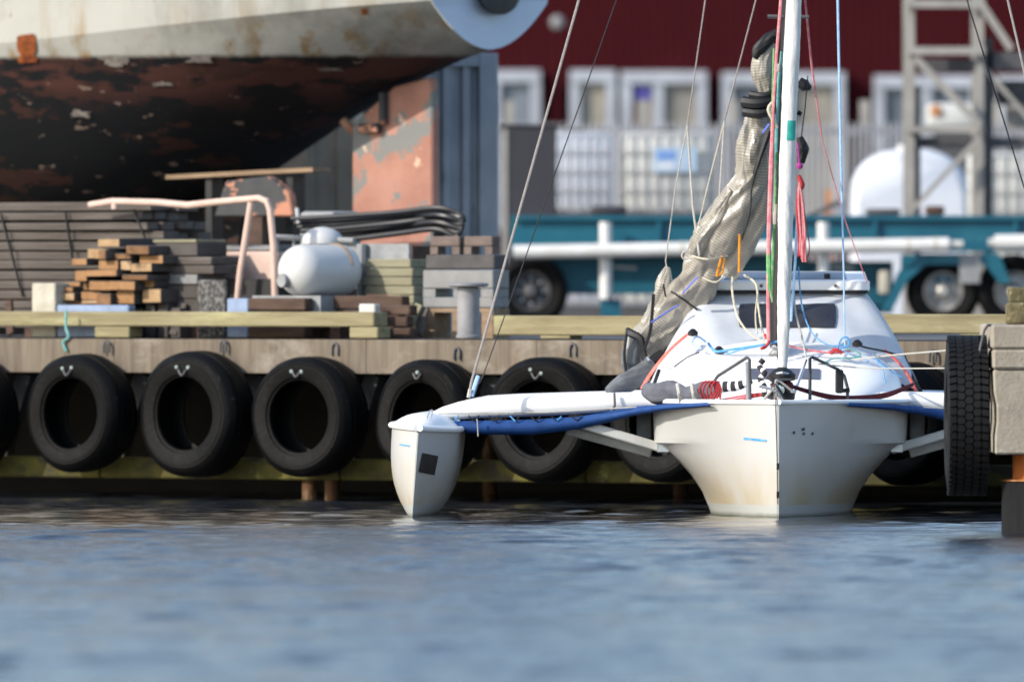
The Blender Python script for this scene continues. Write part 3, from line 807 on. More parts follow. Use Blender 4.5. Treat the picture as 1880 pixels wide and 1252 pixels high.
rope('mast_slot', 'black', [(1429, 641, 2.1), (1429, 658, 2.1)], .012, mast)

# furled sail
def blob(name, mat, pts, seed, parent=boat, amp=.16, n=48, sub=14, flat=.8, smooth=50):
    m = MB().tube([B(x, y, by) for x, y, by, w in pts], [w * (.44 if mat == 'sailcloth' else .5) / 196 for x, y, by, w in pts], n, sub=sub, flat=flat, up=(0, 1, 0))
    cs = len(m.v) // n
    for i in range(cs):
        c = sum((m.v[i * n + k] for k in range(n)), Vector()) / n
        for k in range(n):
            p = m.v[i * n + k]; d = p - c; a = 2 * math.pi * k / n
            q = i * 8 / sub
            e1 = 1 - abs(noise.noise(Vector((math.cos(a) * 1.6 + q * .10, math.sin(a) * 1.6, q * .055 + seed * 5)))) * 2.2
            e2 = 1 - abs(noise.noise(Vector((math.cos(a) * 3.2, math.sin(a) * 3.2 + q * .06, q * .10 + seed * 9)))) * 2.2
            f = 1 + amp * (math.sin(3 * a + seed + .08 * q) * .5 + 1.1 * (e1 - .45) + .55 * (e2 - .45))
            m.v[i * n + k] = c + d * f
    return m.build(name, mat, parent, smooth=smooth)
sail = blob('furled_sail', 'sailcloth', [(1393, 205, 2.9, 46), (1389, 232, 2.9, 58), (1382, 280, 2.9, 72), (1380, 330, 2.95, 66), (1352, 382, 3.0, 78), (1320, 436, 3.1, 92), (1300, 470, 3.2, 78), (1284, 510, 3.3, 84), (1252, 558, 3.5, 86), (1212, 602, 3.6, 80), (1183, 636, 3.7, 70)], 1.3, amp=.17)
blob('sail_fold', 'sailcloth', [(1412, 230, 3.0, 18), (1406, 320, 3.0, 34), (1394, 385, 3.0, 46), (1362, 450, 3.1, 58), (1336, 505, 3.2, 44)], 4.1, sail)
blob('sail_fold', 'sailcloth', [(1418, 78, 2.9, 26), (1402, 105, 2.9, 44), (1402, 140, 2.9, 46), (1410, 172, 2.9, 30), (1404, 200, 2.9, 36)], 2.2, sail)
blob('sail_fold', 'sailcloth', [(1226, 490, 3.5, 10), (1218, 525, 3.5, 36), (1212, 560, 3.55, 44), (1196, 600, 3.6, 52), (1170, 622, 3.7, 34)], 6.4, sail, amp=.22)
blob('sail_fold', 'sailcloth', [(1345, 350, 2.9, 18), (1322, 395, 2.95, 40), (1292, 432, 3.0, 40), (1272, 470, 3.05, 22)], 8.0, sail, amp=.22)
blob('sail_head', 'black', [(1428, 60, 2.85, 14), (1412, 72, 2.85, 22), (1394, 92, 2.85, 24), (1386, 108, 2.85, 10)], 3.3, sail, amp=.1)
for (x0, x1, y, h) in ((1364, 1424, 186, 22), (1366, 1424, 204, 18), (1378, 1426, 172, 14)):
    rope('sail_band', 'black', [(x0, y + 2, 2.72), ((x0 + x1) / 2, y + 5, 2.66), (x1, y - 4, 2.72), (x1 + 6, y - 18, 2.8)], h * .5 / 196, sail, sub=3, n=8)
rope('sail_edge', 'black', [(1412, 240, 2.75), (1392, 300, 2.75), (1380, 345, 2.8), (1376, 390, 2.8), (1362, 440, 2.85)], [.04, .018, .012, .012, .008], sail, sub=4)
rope('sail_edge', 'black', [(1200, 540, 3.25), (1196, 590, 3.3), (1192, 615, 3.35), (1178, 655, 3.4)], .016, sail, sub=4)
rope('sail_tie', 'black', [(1232, 535, 3.2), (1258, 552, 3.15), (1284, 572, 3.3)], .01, sail, sub=4)
rope('sail_tie', 'black', [(1218, 522, 3.2), (1222, 545, 3.2)], .009, sail)
rope('sail_tie', 'rope_cream', [(1270, 470, 2.9), (1300, 476, 2.75), (1335, 470, 2.9)], .009, sail, sub=4)
rope('sail_tie', 'rope_cream', [(1290, 510, 2.95), (1315, 518, 2.9), (1335, 500, 3.0)], .009, sail, sub=4)
rope('blue_stripe', 'strap_blue', [(1282, 508, 3.03), (1268, 522, 3.02), (1254, 538, 3.06)], .022, sail, flat=.35)
rope('blue_stripe', 'strap_blue', [(1246, 560, 3.12), (1226, 572, 3.14), (1196, 592, 3.2)], .024, sail, flat=.35)
rope('blue_stripe', 'strap_blue', [(1412, 228, 2.68), (1400, 245, 2.66)], .022, sail, flat=.35)
rope('reef_loop', 'rope_white', [(1268, 468, 2.9), (1258, 462, 2.9), (1252, 468, 2.9), (1256, 476, 2.9), (1268, 474, 2.9)], .01, sail, sub=3)
rope('reef_line', 'rope_orange', [(1358, 430, 2.8), (1357, 500, 2.8)], .012)
rope('reef_line', 'rope_orange', [(1326, 470, 2.85), (1320, 490, 2.85), (1316, 508, 2.85)], .013, sub=2)
rope('reef_line', 'rope_orange', [(1330, 475, 2.85), (1326, 500, 2.85), (1318, 506, 2.85)], .010, sub=2)
# boom end cover and padded bag beneath the sail
blob('boom_cover', 'greycover', [(1160, 612, 3.6, 16), (1160, 640, 3.6, 34), (1158, 668, 3.6, 38), (1160, 690, 3.6, 16)], 5.5, amp=.06)
rope('cover_trim', 'black', [(1152, 604, 3.5), (1158, 612, 3.45), (1176, 622, 3.4), (1182, 650, 3.4), (1190, 665, 3.4), (1216, 648, 3.45)], [.02, .04, .035, .03, .045, .04], sub=3)
rope('cover_trim', 'black', [(1152, 604, 3.5), (1146, 650, 3.5), (1150, 684, 3.5)], .014, sub=3)
blob('rolled_cover', 'greycover', [(1196, 668, 3.4, 26), (1172, 690, 3.3, 38), (1142, 706, 3.2, 36), (1116, 720, 3.1, 16)], 7.5, amp=.1)
rope('cover_buckle', 'chrome', [(1186, 656, 3.3), (1190, 662, 3.3)], .022)

# running and standing rigging
rope('shroud', 'wire_pale', [(1230, -600, 2.0), (1063, 0, 1.9), (866, 700, 1.5), (860, 728, 1.45)], .0125)
rope('shroud_lashing', 'rope_lightblue', [(878, 690, 1.5), (872, 708, 1.48), (866, 728, 1.45)], .02)
rope('shroud_end', 'rope_white', [(864, 715, 1.45), (861, 730, 1.45)], .022)
rope('backstay', 'black', [(1340, -600, 3.2), (1132, 0, 2.8), (905, 640, 2.3), (884, 690, 2.2), (870, 728, 2.0)], .0055, sub=4)
rope('shroud', 'wire_pale', [(1720, -600, 2.0), (1850, 0, 1.9), (1880, 130, 1.8), (2000, 728, 1.45)], .011)
rope('backstay', 'black', [(1590, -600, 3.2), (1775, 0, 2.8), (1882, 350, 2.5), (1975, 728, 2.0)], .007)
rope('lazy_jack', 'wire_pale', [(1350, -300, 2.6), (1295, 0, 2.8), (1262, 230, 3.0)], .007)
rope('lazy_jack', 'rope_white', [(1262, 230, 3.0), (1240, 345, 3.1), (1222, 480, 3.3), (1226, 500, 3.3)], .006)
rope('lazy_jack', 'rope_white', [(1262, 230, 3.0), (1272, 380, 3.1), (1284, 470, 2.9)], .010)
rope('lazy_jack', 'wire_pale', [(1440, -300, 2.6), (1388, 0, 2.8), (1330, 222, 3.0)], .007)
rope('lazy_jack', 'rope_cream', [(1330, 222, 3.0), (1300, 340, 3.0), (1276, 440, 3.0)], .006)
rope('lazy_jack', 'rope_white', [(1330, 222, 3.0), (1320, 372, 3.0)], .009)
rope('halyard', 'rope_pink', [(1437, -200, 2.2), (1434, 0, 2.2), (1426, 100, 2.2), (1420, 200, 2.2), (1416, 300, 2.15), (1412, 420, 2.1), (1410, 520, 2.1), (1411, 625, 2.05)], [.016, .016, .015, .013, .022, .022, .016, .018])
rope('halyard', 'rope_green', [(1421, 90, 2.3), (1417, 230, 2.25), (1414, 400, 2.2), (1411, 470, 2.1), (1412, 535, 2.1)], [.010, .010, .010, .022, .024])
rope('halyard', 'rope_green', [(1426, 280, 2.2), (1421, 420, 2.2), (1416, 540, 2.2), (1418, 555, 2.2)], [.010, .013, .013, .008])
rope('halyard', 'rope_teal', [(1436, 95, 2.25), (1430, 150, 2.25), (1426, 240, 2.25), (1424, 300, 2.25)], .016)
rope('halyard', 'rope_white', [(1430, 118, 2.2), (1428, 132, 2.2)], .02)
rope('halyard', 'rope_cream', [(1418, 190, 2.25), (1411, 202, 2.2), (1420, 222, 2.2), (1426, 236, 2.2)], .02, sub=3)
rope('halyard', 'rope_cream', [(1424, 375, 2.2), (1422, 412, 2.2)], .018)
rope('halyard', 'rope_pink', [(1440, -300, 2.4), (1478, 0, 2.5), (1490, 120, 2.6), (1510, 260, 2.9), (1550, 400, 3.2), (1592, 520, 3.4)], [.010, .010, .010, .006, .005, .005])
rope('halyard', 'rope_lightblue', [(1530, -300, 2.4), (1538, 0, 2.4), (1544, 300, 2.4), (1549, 500, 2.4), (1551, 640, 2.4)], [.013, .012, .011, .008, .007])
rope('halyard', 'rope_lightblue', [(1465, 370, 2.25), (1460, 480, 2.25), (1452, 590, 2.25)], .013)
rope('halyard', 'black', [(1483, 140, 2.5), (1478, 200, 2.5), (1470, 260, 2.5)], .005)
blob('mast_pennant', 'black', [(1466, 150, 2.6, 16), (1478, 158, 2.6, 22), (1489, 163, 2.6, 6)], 1.1, mast, amp=.1)
blob('mast_block', 'black', [(1468, 252, 2.6, 10), (1474, 275, 2.6, 22), (1470, 300, 2.6, 12)], 2.1, mast, amp=.1)
rope('mast_cleat', 'black', [(1470, 205, 2.4), (1466, 212, 2.4)], .025, mast)
MB().lathe([(0, -.034), (.024, -.024), (.034, 0), (.024, .024), (0, .034)], 12, 'Z', c=B(1468, 305, 2.1)).build('purple_ball', 'rope_purple', mast)
rope('purple_line', 'rope_purple', [(1464, 262, 2.2), (1467, 300, 2.15)], .008, mast)
coil = rope('rope_coil', 'rope_red', [(1466, 322, 2.15), (1472, 340, 2.15), (1466, 352, 2.15)], [.02, .035, .02], sub=3)
rnd = random.Random(3)
for k in range(9):
    x = 1463 + k * 1.6
    rope('coil_strand', 'rope_pink' if k % 3 else 'rope_red', [(1467, 335, 2.13), (x, 380, 2.10 + rnd.uniform(0, .1)), (x + 2 + rnd.uniform(-1, 3), 440, 2.1), (x + 3, 470 + rnd.uniform(-6, 14), 2.1)], .010, coil, sub=3)
rope('coil_strand', 'rope_maroon', [(1467, 335, 2.13), (1478, 400, 2.1), (1486, 455, 2.1), (1478, 478, 2.1), (1470, 470, 2.1)], .005, coil, sub=4)
# lines hanging over the canopy
for mat, pts, r in (
    ('rope_cream', [(1345, 508, 2.9), (1345, 540, 2.7), (1356, 585, 2.5), (1380, 615, 2.3), (1412, 632, 2.15)], .011),
    ('rope_cream', [(1366, 505, 2.9), (1388, 522, 2.8), (1392, 560, 2.6), (1398, 600, 2.4), (1404, 622, 2.3)], .011),
    ('rope_cream', [(1391, 540, 2.6), (1387, 580, 2.4), (1390, 612, 2.3)], .008),
    ('rope_white', [(1456, 510, 2.4), (1460, 570, 2.35), (1470, 610, 2.3), (1480, 655, 2.1)], .010),
    ('rope_blue', [(1466, 490, 2.4), (1472, 560, 2.35), (1490, 610, 2.2), (1520, 633, 2.1), (1550, 634, 2.1)], .007),
    ('rope_blue', [(1300, 630, 2.6), (1314, 645, 2.4), (1340, 642, 2.3), (1400, 633, 2.2), (1432, 626, 2.2)], .013),
    ('rope_blue', [(1334, 650, 2.3), (1370, 640, 2.2), (1400, 634, 2.2)], .009),
    ('rope_red', [(1404, 615, 2.2), (1412, 626, 2.15), (1406, 636, 2.15), (1398, 640, 2.1)], .016),
    ('rope_pink', [(1446, 634, 2.2), (1480, 642, 2.2), (1530, 648, 2.2), (1560, 644, 2.3)], .012),
    ('rope_red', [(1526, 648, 2.15), (1534, 642, 2.1), (1546, 648, 2.1)], .020),
    ('rope_blue', [(1538, 640, 2.2), (1545, 622, 2.15), (1556, 620, 2.15), (1558, 634, 2.15), (1542, 640, 2.15)], .009),
    ('rope_lightblue', [(1545, 640, 2.15), (1560, 650, 2.15), (1580, 656, 2.2), (1596, 664, 2.2)], .009),
    ('rope_teal', [(1552, 640, 2.15), (1572, 645, 2.15), (1580, 652, 2.15), (1560, 658, 2.15), (1530, 658, 2.15), (1512, 668, 2.1)], .009),
    ('rope_blue', [(1596, 655, 2.2), (1616, 664, 2.2), (1640, 684, 2.2), (1656, 692, 2.2)], .007),
    ('rope_blue', [(1605, 656, 2.2), (1620, 676, 2.1), (1626, 706, 2.0)], .006),
    ('black', [(1570, 632, 2.3), (1590, 638, 2.3), (1620, 644, 2.5), (1650, 652, 2.6)], .010),
    ('black', [(1238, 674, 2.2), (1262, 656, 2.25), (1284, 647, 2.3)], .006),
    ('rope_lightblue', [(1288, 640, 2.4), (1270, 630, 2.5), (1280, 618, 2.5), (1296, 628, 2.5)], .010)):
    rope('deck_line', mat, pts, r, sub=4)
for x, y in ((1272, 612), (1320, 644), (1574, 632)): 
    MB().lathe([(0, -.03), (.045, -.02), (.05, .01), (.02, .04), (0, .045)], 10, 'Z', c=B(x, y, 2.45)).build('deck_block', 'black', boat)
# red straps down the coachroof sides
rope('side_strap', 'strap_red', [(1262, 614, 2.75), (1232, 640, 2.6), (1208, 668, 2.5), (1192, 690, 2.45), (1178, 714, 2.4)], .026, sub=3, flat=.4)
rope('side_strap', 'strap_red', [(1624, 642, 2.75), (1652, 668, 2.6), (1668, 690, 2.5), (1682, 718, 2.4)], .022, sub=3, flat=.4)
rope('deck_line', 'black', [(1210, 680, 2.5), (1202, 702, 2.4), (1196, 722, 2.3)], .02)
rope('tent_tail', 'black', [(1660, 655, 3.2), (1674, 690, 2.8), (1690, 718, 2.5)], .02, sub=3)
# pulpit
pulp = [[(1310, 742, .9), (1311, 700, .9), (1318, 690, .9), (1372, 656, .55), (1376, 660, .5), (1377, 742, .5)],
        [(1487, 742, .5), (1487, 658, .5), (1492, 656, .5), (1538, 678, .85), (1550, 690, .9), (1556, 712, .9), (1556, 742, .9)]]
for pts in pulp: rope('pulpit_rail', 'steeldark', pts, .0155, n=8)
rope('pulpit_strut', 'alu', [(1480, 660, .55), (1466, 700, .45), (1452, 738, .35)], .016)
rope('pulpit_strut', 'alu', [(1372, 665, .6), (1374, 742, .55)], .02)
MB().box(B(1541, 700, .8), (.075, .05, .22)).build('pulpit_light', 'black', boat, bevel=.015)
rope('pulpit_clamp', 'black', [(1538, 718, .85), (1560, 716, .85)], .022)
# furler drum at the stem head
c = B(1436, 708, .22)
m = MB().lathe([(0, -.16), (.08, -.16), (.115, -.12), (.12, -.07), (.07, -.06), (.07, .04), (.12, .05), (.125, .10), (.085, .14), (.035, .17), (0, .17)], 24, 'Z', c=c); drum = m.build('furler_drum', 'black', boat)
MB().lathe([(0, -.05), (.05, -.045), (.055, 0), (.05, .02)], 14, 'Y', c=c + Vector((-.03, -.09, -.04))).build('drum_guide', 'chrome', drum)
MB().lathe([(.073, -.05), (.10, -.035), (.105, 0), (.10, .025), (.073, .042)], 20, 'Z', c=c).build('drum_rope', 'rope_maroon', drum)
MB().tube([c + Vector((-.09, -.05, .09)), c + Vector((0, -.115, .115)), c + Vector((.09, -.05, .09))], .018, 6, sub=3).build('drum_cage', 'alu', drum)
for k in range(14):
    a = rnd.uniform(0, 6.28)
    MB().tube([c + Vector((-.15 + .3 * (k % 3) / 3 + .06 * math.cos(a), -.10, -.02 + .10 * math.sin(a))), c + Vector((-.06, -.14, .05 * math.cos(a))), c + Vector((-.02 + .06 * math.sin(a), -.12, -.15))], .013, 6, sub=4).build('shackle', ('alu', 'steeldark', 'black', 'rope_white', 'rope_maroon')[k % 5], drum)
MB().tube([c + Vector((0, 0, .1)), B(1437, 680, .235)], .012, 6).build('forestay', 'alu', boat)
rope('striped_rope', 'striperope', [(1402, 660, .5), (1394, 672, .5), (1404, 684, .45), (1396, 696, .45), (1404, 712, .4), (1402, 730, .4)], .026, sub=5, n=8)
rope('striped_roll', 'striperope', [(1380, 700, .7), (1355, 708, .75), (1330, 710, .8), (1308, 712, .85)], [.022, .045, .05, .07], sub=5, n=12)
blob('sail_roll', 'greyfabric', [(1318, 716, .9, 26), (1290, 718, 1.0, 34), (1260, 724, 1.1, 26), (1235, 718, 1.2, 38), (1205, 722, 1.3, 40), (1184, 714, 1.4, 24)], 3.7, amp=.08)
for x, y, w in ((1246, 722, .1), (1272, 722, .085)): MB().tube([B(x - 2, y - 17, .92), B(x + 1, y, .86), B(x + 4, y + 15, .92)], .02, 8, sub=3).build('roll_tie', 'rope_white', boat)
for k in range(4):
    rope('red_lashing', 'rope_red', [(1292 + k * 5, 735, .78), (1284 + k * 7, 715, .74), (1296 + k * 6, 700, .76), (1314 + k * 3, 712, .76), (1304 + k * 6, 732, .74)], .009, sub=4)
for k in range(3):
    rope('red_line', 'rope_red', [(1316, 735, .8), (1345, 738 - k * 4, .75), (1378, 730 - k * 3, .6), (1402, 726 - k * 2, .5)], .008, sub=3)
    rope('maroon_line', 'rope_maroon', [(1444, 705 + k, .3), (1480, 716 + k * 2, .5), (1530, 727 + k * 3, .8), (1580, 728 + k * 3, 1.1), (1630, 722 + k * 3, 1.4), (1676, 705 + k, 1.8)], .010 if k else .014, sub=4)
for x, y in ((1400, 738), (1414, 740), (1465, 738), (1470, 741), (1500, 739), (1508, 737)):
    rope('deck_eye', 'alu', [(x - 4, y + 4, .45), (x, y - 4, .45), (x + 4, y + 4, .45)], .007, sub=3)
# stem wire and marks
rope('stem_wire', 'steeldark', [(1424, 744, -.03), (1427, 850, -.03), (1428, 925, -.03)], .005)
rope('turnbuckle', 'black', [(1428, 850, -.035), (1428, 862, -.035)], .012); rope('turnbuckle', 'black', [(1428, 902, -.035), (1428, 914, -.035)], .012)
inv = WM[boat].inverted()
def hull_mark(name, mat, px, py, w, h, tilt=0.0, sgn=1, target=hull):
    "flat mark laid on the hull skin by casting onto its mesh"
    o = inv @ Vector((0, 0, CAMH)); t = []
    for dx, dy in ((-w, -h), (w, -h), (w, h), (-w, h)):
        q = inv @ B(px + dx, py + dy + dx * tilt, 0); d = (q - o).normalized()
        ok, loc, nor, _ = target.ray_cast(o, d)
        if not ok: return
        t.append(loc - d * .008)
    return MB().add(t, [[0, 1, 2, 3]]).build(name, mat, target, True, smooth=0)
bpy.context.view_layer.update()
hull_mark('blue_dash', 'rope_blue', 1386, 807, 21, 2.2, .1)
for x, y, w in ((1458, 794, 2), (1475, 788, 3), (1476, 796, 2), (1492, 796, 2)): hull_mark('hull_mark', 'steeldark', x, y, w, 2.6, -.3)
rope('splash_line', 'black', [(1436, 744, .0), (1437, 744.5, .0)], .002)

# floats, crossbeams, nets, struts on both sides
def make_float(sg):
    roll = Matrix.Rotation(sg * R(4.0) * -1, 3, 'Y'); yaw = Matrix.Rotation(R(-1.0), 3, 'Z')
    org = Vector((sg * 3.36, -.03, 0))
    def T(p): return org + yaw @ (roll @ p)
    def w(b): return max(.006, .305 * (1 - (1 - min(1, b / 1.2)) ** 1.9) * (1 - .75 * ss(2.6, 4.6, b)))
    fb = [0, .05, .12, .25, .45, .7, 1.0, 1.4, 1.8, 2.4, 3.0, 3.6, 4.2, 4.6]
    ZR = .80
    def sec(b, s):
        rows = []
        for t in np.linspace(0, 1, 13):
            z = -.10 + (ZR + .10) * t
            ww = w(b) * (1 - (1 - t) ** 3.1)
            rows.append(T(Vector((s * max(ww, .004), b, z + .04 * ss(2, 4.6, b)))))
        return rows
    m = MB()
    for s in (-1, 1): m.loft([sec(b, s) for b in fb])
    m.loft([sec(0, -1), sec(0, 1)])
    e = sec(4.6, -1) + sec(4.6, 1)[::-1]; m.add(e, [list(range(len(e)))])
    fl = m.build('float', 'boathull', boat, True, smooth=32)
    m = MB()
    for s in (-1, 1): m.tube([T(Vector((s * (w(b) + .012), b - (.02 if b == 0 else 0), ZR + .02))) for b in fb], .028, 8)
    m.build('float_rim', 'deckwhite', fl, True)
    m = MB(); m.loft([[T(Vector((w(b) * x, b, ZR + .03 + .12 * ss(0, .7, b) * (1 - abs(x) ** 2.4)))) for x in np.linspace(-1, 1, 15)] for b in fb])
    m.build('float_deck', 'deckwhite', fl, True, smooth=50)
    return fl, T
fl, T1 = make_float(-1); fr_, T2 = make_float(1)
bpy.context.view_layer.update()
def fmark(name, mat, quad):
    o = inv @ Vector((0, 0, CAMH)); g = []
    A, B_, C_, D_ = [Vector((x, y, 0)) for x, y in quad]
    for j in range(7):
        row = []
        for i in range(7):
            q = A.lerp(B_, i / 6).lerp(D_.lerp(C_, i / 6), j / 6)
            d = ((inv @ B(q.x, q.y, 0)) - o).normalized(); ok, loc, nor, _ = fl.ray_cast(o, d)
            if not ok: return print('mark missed', name)
            row.append(loc - nor * (.005 if nor.dot(d) > 0 else -.005) - d * .006)
        g.append(row)
    MB().loft(g).build(name, mat, fl, True, smooth=0)
fmark('black_square', 'black', [(775, 831), (804, 837), (797, 872), (768, 866)])
fmark('blue_dash', 'rope_blue', [(734, 814), (753, 817.5), (753, 820), (734, 817)])
rope('float_eye', 'alu', [(784, 768, .5), (788, 756, .5), (794, 753, .5), (791, 768, .5)], .006, fl, sub=3)

def L2(px, by): return (inv @ B(px, 700, by)).x
def make_wing(sg, rigpart):
    def X(px, by): return sg * -L2(px, by)
    # crossbeam as a rounded wing section
    pth = [(778, 772, 772.5), (792, 757, 771), (812, 747, 770), (840, 738, 770), (880, 730, 768), (940, 726.5, 766), (1020, 724, 763), (1100, 721.5, 758), (1150, 720, 752), (1185, 719, 748), (1250, 719, 746)]
    rg = []
    for px, pt_, pb_ in pth:
        zt = CAMH - (pt_ - YH) * 131.9 / F; zb = CAMH - (pb_ - YH) * 131.9 / F; x = X(px, 1.9); h = zt - zb; r = []
        for k in range(20):
            a = 2 * math.pi * k / 20; ca, sa = math.cos(a), math.sin(a); e = .38
            r.append(Vector((x, 2.0 + .30 * math.copysign(abs(ca) ** e, ca), (zt + zb) / 2 + h / 2 * math.copysign(abs(sa) ** e, sa))))
        rg.append(r)
    m = MB().loft(rg, True, True); beam = m.build('crossbeam', 'deckwhite', boat, True, smooth=50)
    # rear crossbeam
    m = MB(); rr = [[Vector((p.x, p.y + 2.3, p.z)) for p in r] for r in rg[2:]]; m.loft(rr, True, True); m.build('rear_crossbeam', 'deckwhite', boat, True, smooth=50)
    # blue trampoline: drooping front edge and the net sheet behind it
    up_ = [(822, 774), (900, 773), (980, 771), (1060, 766), (1110, 758), (1160, 748), (1220, 743), (1300, 740)]
    lo_ = [(838, 792), (900, 797), (980, 797), (1060, 787), (1110, 776), (1160, 763), (1220, 752), (1304, 745)]
    g = []
    for i, (a, b_) in enumerate(zip(up_, lo_)):
        by = 1.55 - 1.05 * ss(1130, 1300, a[0]); za = CAMH - (a[1] - YH) * (130 + by) / F; zb = CAMH - (b_[1] - YH) * (130 + by) / F
        xa = X(a[0], by); xb = X(b_[0], by); r = []
        for t in (0, .3, .6, .85, 1): r.append(Vector((xa + (xb - xa) * t, by - .05 * math.sin(math.pi * t), za + (zb - za) * t)))
        r.append(Vector((xb, by + .4, zb + .02))); r.append(Vector((xb, by + 2.4, zb + .07)))
        g.append(r)
    m = MB(); m.loft(g); net = m.build('trampoline', 'bluenet', boat, True, smooth=60, solid=.006)
    # lacing between crossbeam and net
    for k in range(15):
        px = 838 + k * 19; dx = 10 if k % 2 else -8
        zt = CAMH - (763 - YH) * 131.1 / F - .004 * k * .3; zb = CAMH - (775 - .2 * k - YH) * 131.1 / F
        m = MB().tube([Vector((X(px, 1.1), 1.52, zt)), Vector((X(px + dx, 1.1), 1.50, zb))], .0065, 5); m.build('lacing', 'black' if k % 5 else 'rope_blue', net, True)
    m = MB().tube([Vector((X(800, 1.1), 1.66, CAMH - (760 - YH) * 131.2 / F)), Vector((X(1000, 1.1), 1.66, CAMH - (758 - YH) * 131.2 / F)), Vector((X(1280, 1.1), 1.2, CAMH - (741 - YH) * 131.1 / F))], .006, 5); m.build('edge_line', 'rope_white', net, True)
    m = MB().tube([Vector((X(873, 1.1), 1.44, CAMH - (770 - YH) * 131.1 / F)), Vector((X(875, 1.1), 1.42, CAMH - (802 - YH) * 131.1 / F))], .006, 5); m.build('loose_end', 'rope_white', net, True)
    m = MB().tube([Vector((X(1125, 1.1), 1.66, CAMH - (722 - YH) * 131.2 / F)), Vector((X(1126, 1.1), 1.64, CAMH - (745 - YH) * 131.2 / F)), Vector((X(1118, 1.1), 1.6, CAMH - (760 - YH) * 131.2 / F))], .012, 6); m.build('beam_strap', 'steeldark' if sg < 0 else 'rope_white', beam, True)
    # folding struts
    for a, b_, by in (((1058, 775.5), (1228, 826), 1.62), ((1040, 789), (1196, 832), 1.95)):
        p0 = Vector((X(a[0], by), by, CAMH - (a[1] - YH) * (130 + by) / F)); p1 = Vector((X(b_[0], by), by, CAMH - (b_[1] - YH) * (130 + by) / F))
        m = MB().bar(p0, p1, .07, .085, (0, 0, 1)); m.build('strut', 'greypaint', boat, True, bevel=.012)
    m = MB().box((X(1218, 1.6), 1.6, CAMH - (822 - YH) * 131.7 / F), (.12, .12, .09)); m.build('strut_bracket', 'alu', boat, True, bevel=.01)
    # grey bracket plates behind the hull side
    m = MB().bb((X(1168, 2.0), 2.0, .70), (X(1196, 2.0), 2.4, 1.0)); m.build('beam_socket', 'greycover', boat, True, bevel=.01)
make_wing(-1, True); make_wing(1, False)

# mooring ropes (between boat and pier)
t1 = MB().tube([B(1566, 660, 1.6), B(1650, 651, .5), P(1745, 643, 125)], .009, 6).build('mooring_rope', 'rope_white')
tag(t1, 'upper white mooring rope running from foredeck towards the pier tyre', 'rope', 'mooring ropes to the pier')
t1 = MB().tube([B(1502, 668, .6), B(1600, 676, .3), P(1745, 676, 125)], .007, 6, sub=4).build('mooring_rope', 'rope_white')
tag(t1, 'lower thin grey mooring rope from pulpit rail towards the pier tyre', 'rope', 'mooring ropes to the pier')

# ================================================================== SHIP ON THE QUAY
VC = -6.2
us = U(897, VC)
ship = thing('old_ship', 'old white ship hull ashore, black and red peeling bottom, rust stains', 'ship', Q(us, VC, GZ), -TH)
def zb_(a):     # underside centre line, a metres forward of the stern
    xs = [0, .5, 1.2, 1.9, 2.6, 3.4, 4.3, 6.5, 14]; zs = [4.57, 4.46, 4.22, 3.95, 3.62, 3.2, 2.85, 2.5, 2.4]
    return float(np.interp(a, xs, zs))
def bk_(a): return float(np.interp(a, [0, .6, 1.5, 3, 5, 14], [1.02, 1.30, 1.62, 1.95, 2.2, 2.35]))
def zk_(a): return float(np.interp(a, [0, .8, 4.6, 7, 14], [5.06, 5.0, 4.66, 4.58, 4.58]))
def ssec(a, s):
    pts = []
    for t in np.linspace(0, 1, 15):
        n_ = 1.9 + 1.0 * ss(0, 4, a)
        pts.append(Vector((-a, -s * bk_(a) * t, zb_(a) + (zk_(a) - zb_(a)) * t ** n_ - GZ)))
    for k, h in enumerate((.02, .5, 1.4, 2.2)):
        pts.append(Vector((-a + h * .16 * ss(1.5, 0, a), -s * (bk_(a) + .02 * (k > 0) + .10 * h * ss(2, 0, a)), zk_(a) + h - GZ)))
    return pts
sa = [0, .15, .35, .6, .9, 1.2, 1.6, 2.0, 2.4, 2.9, 3.4, 4, 4.6, 5.4, 6.4, 7.6, 9, 11, 14]
m = MB()
for s in (1, -1): m.loft([ssec(a, s) for a in sa])
shull = m.build('hull', 'shiphull', ship, True, smooth=14)
tr = [p + Vector((.012, 0, 0)) for p in ssec(0, 1)[::-1] + ssec(0, -1)[1:]]
MB().add(tr, [list(range(len(tr)))]).build('transom', 'shippale', ship, True, smooth=0)
m = MB().lathe([(0, .035), (.30, .035), (.36, .03), (.36, 0)], 28, 'X', c=(.10, .02, 5.15 - GZ)); 
for i, p in enumerate(m.v): m.v[i] = Vector((p.x + .0, p.y, 5.15 - GZ + (p.z - 5.15 + GZ) * .62))
m.build('transom_port', 'black', ship, True)
# keel skeg and blocks so that the ship stands on the quay
m = MB().prism([Vector((-3.1, 0, 3.3 - GZ)), Vector((-3.4, 0, .35)), Vector((-13.5, 0, .35)), Vector((-13.5, 0, 2.5 - GZ)), Vector((-6.5, 0, 2.7 - GZ))], (0, .25, 0)); m.build('keel', 'shiphull', ship, True)
for a in (3.8, 6.5, 9.5, 12.5): 
    o = MB().box((-a, .12, .18), (.5, 1.3, .36)).build('keel_block', 'darkwood', ship, True, bevel=.02)
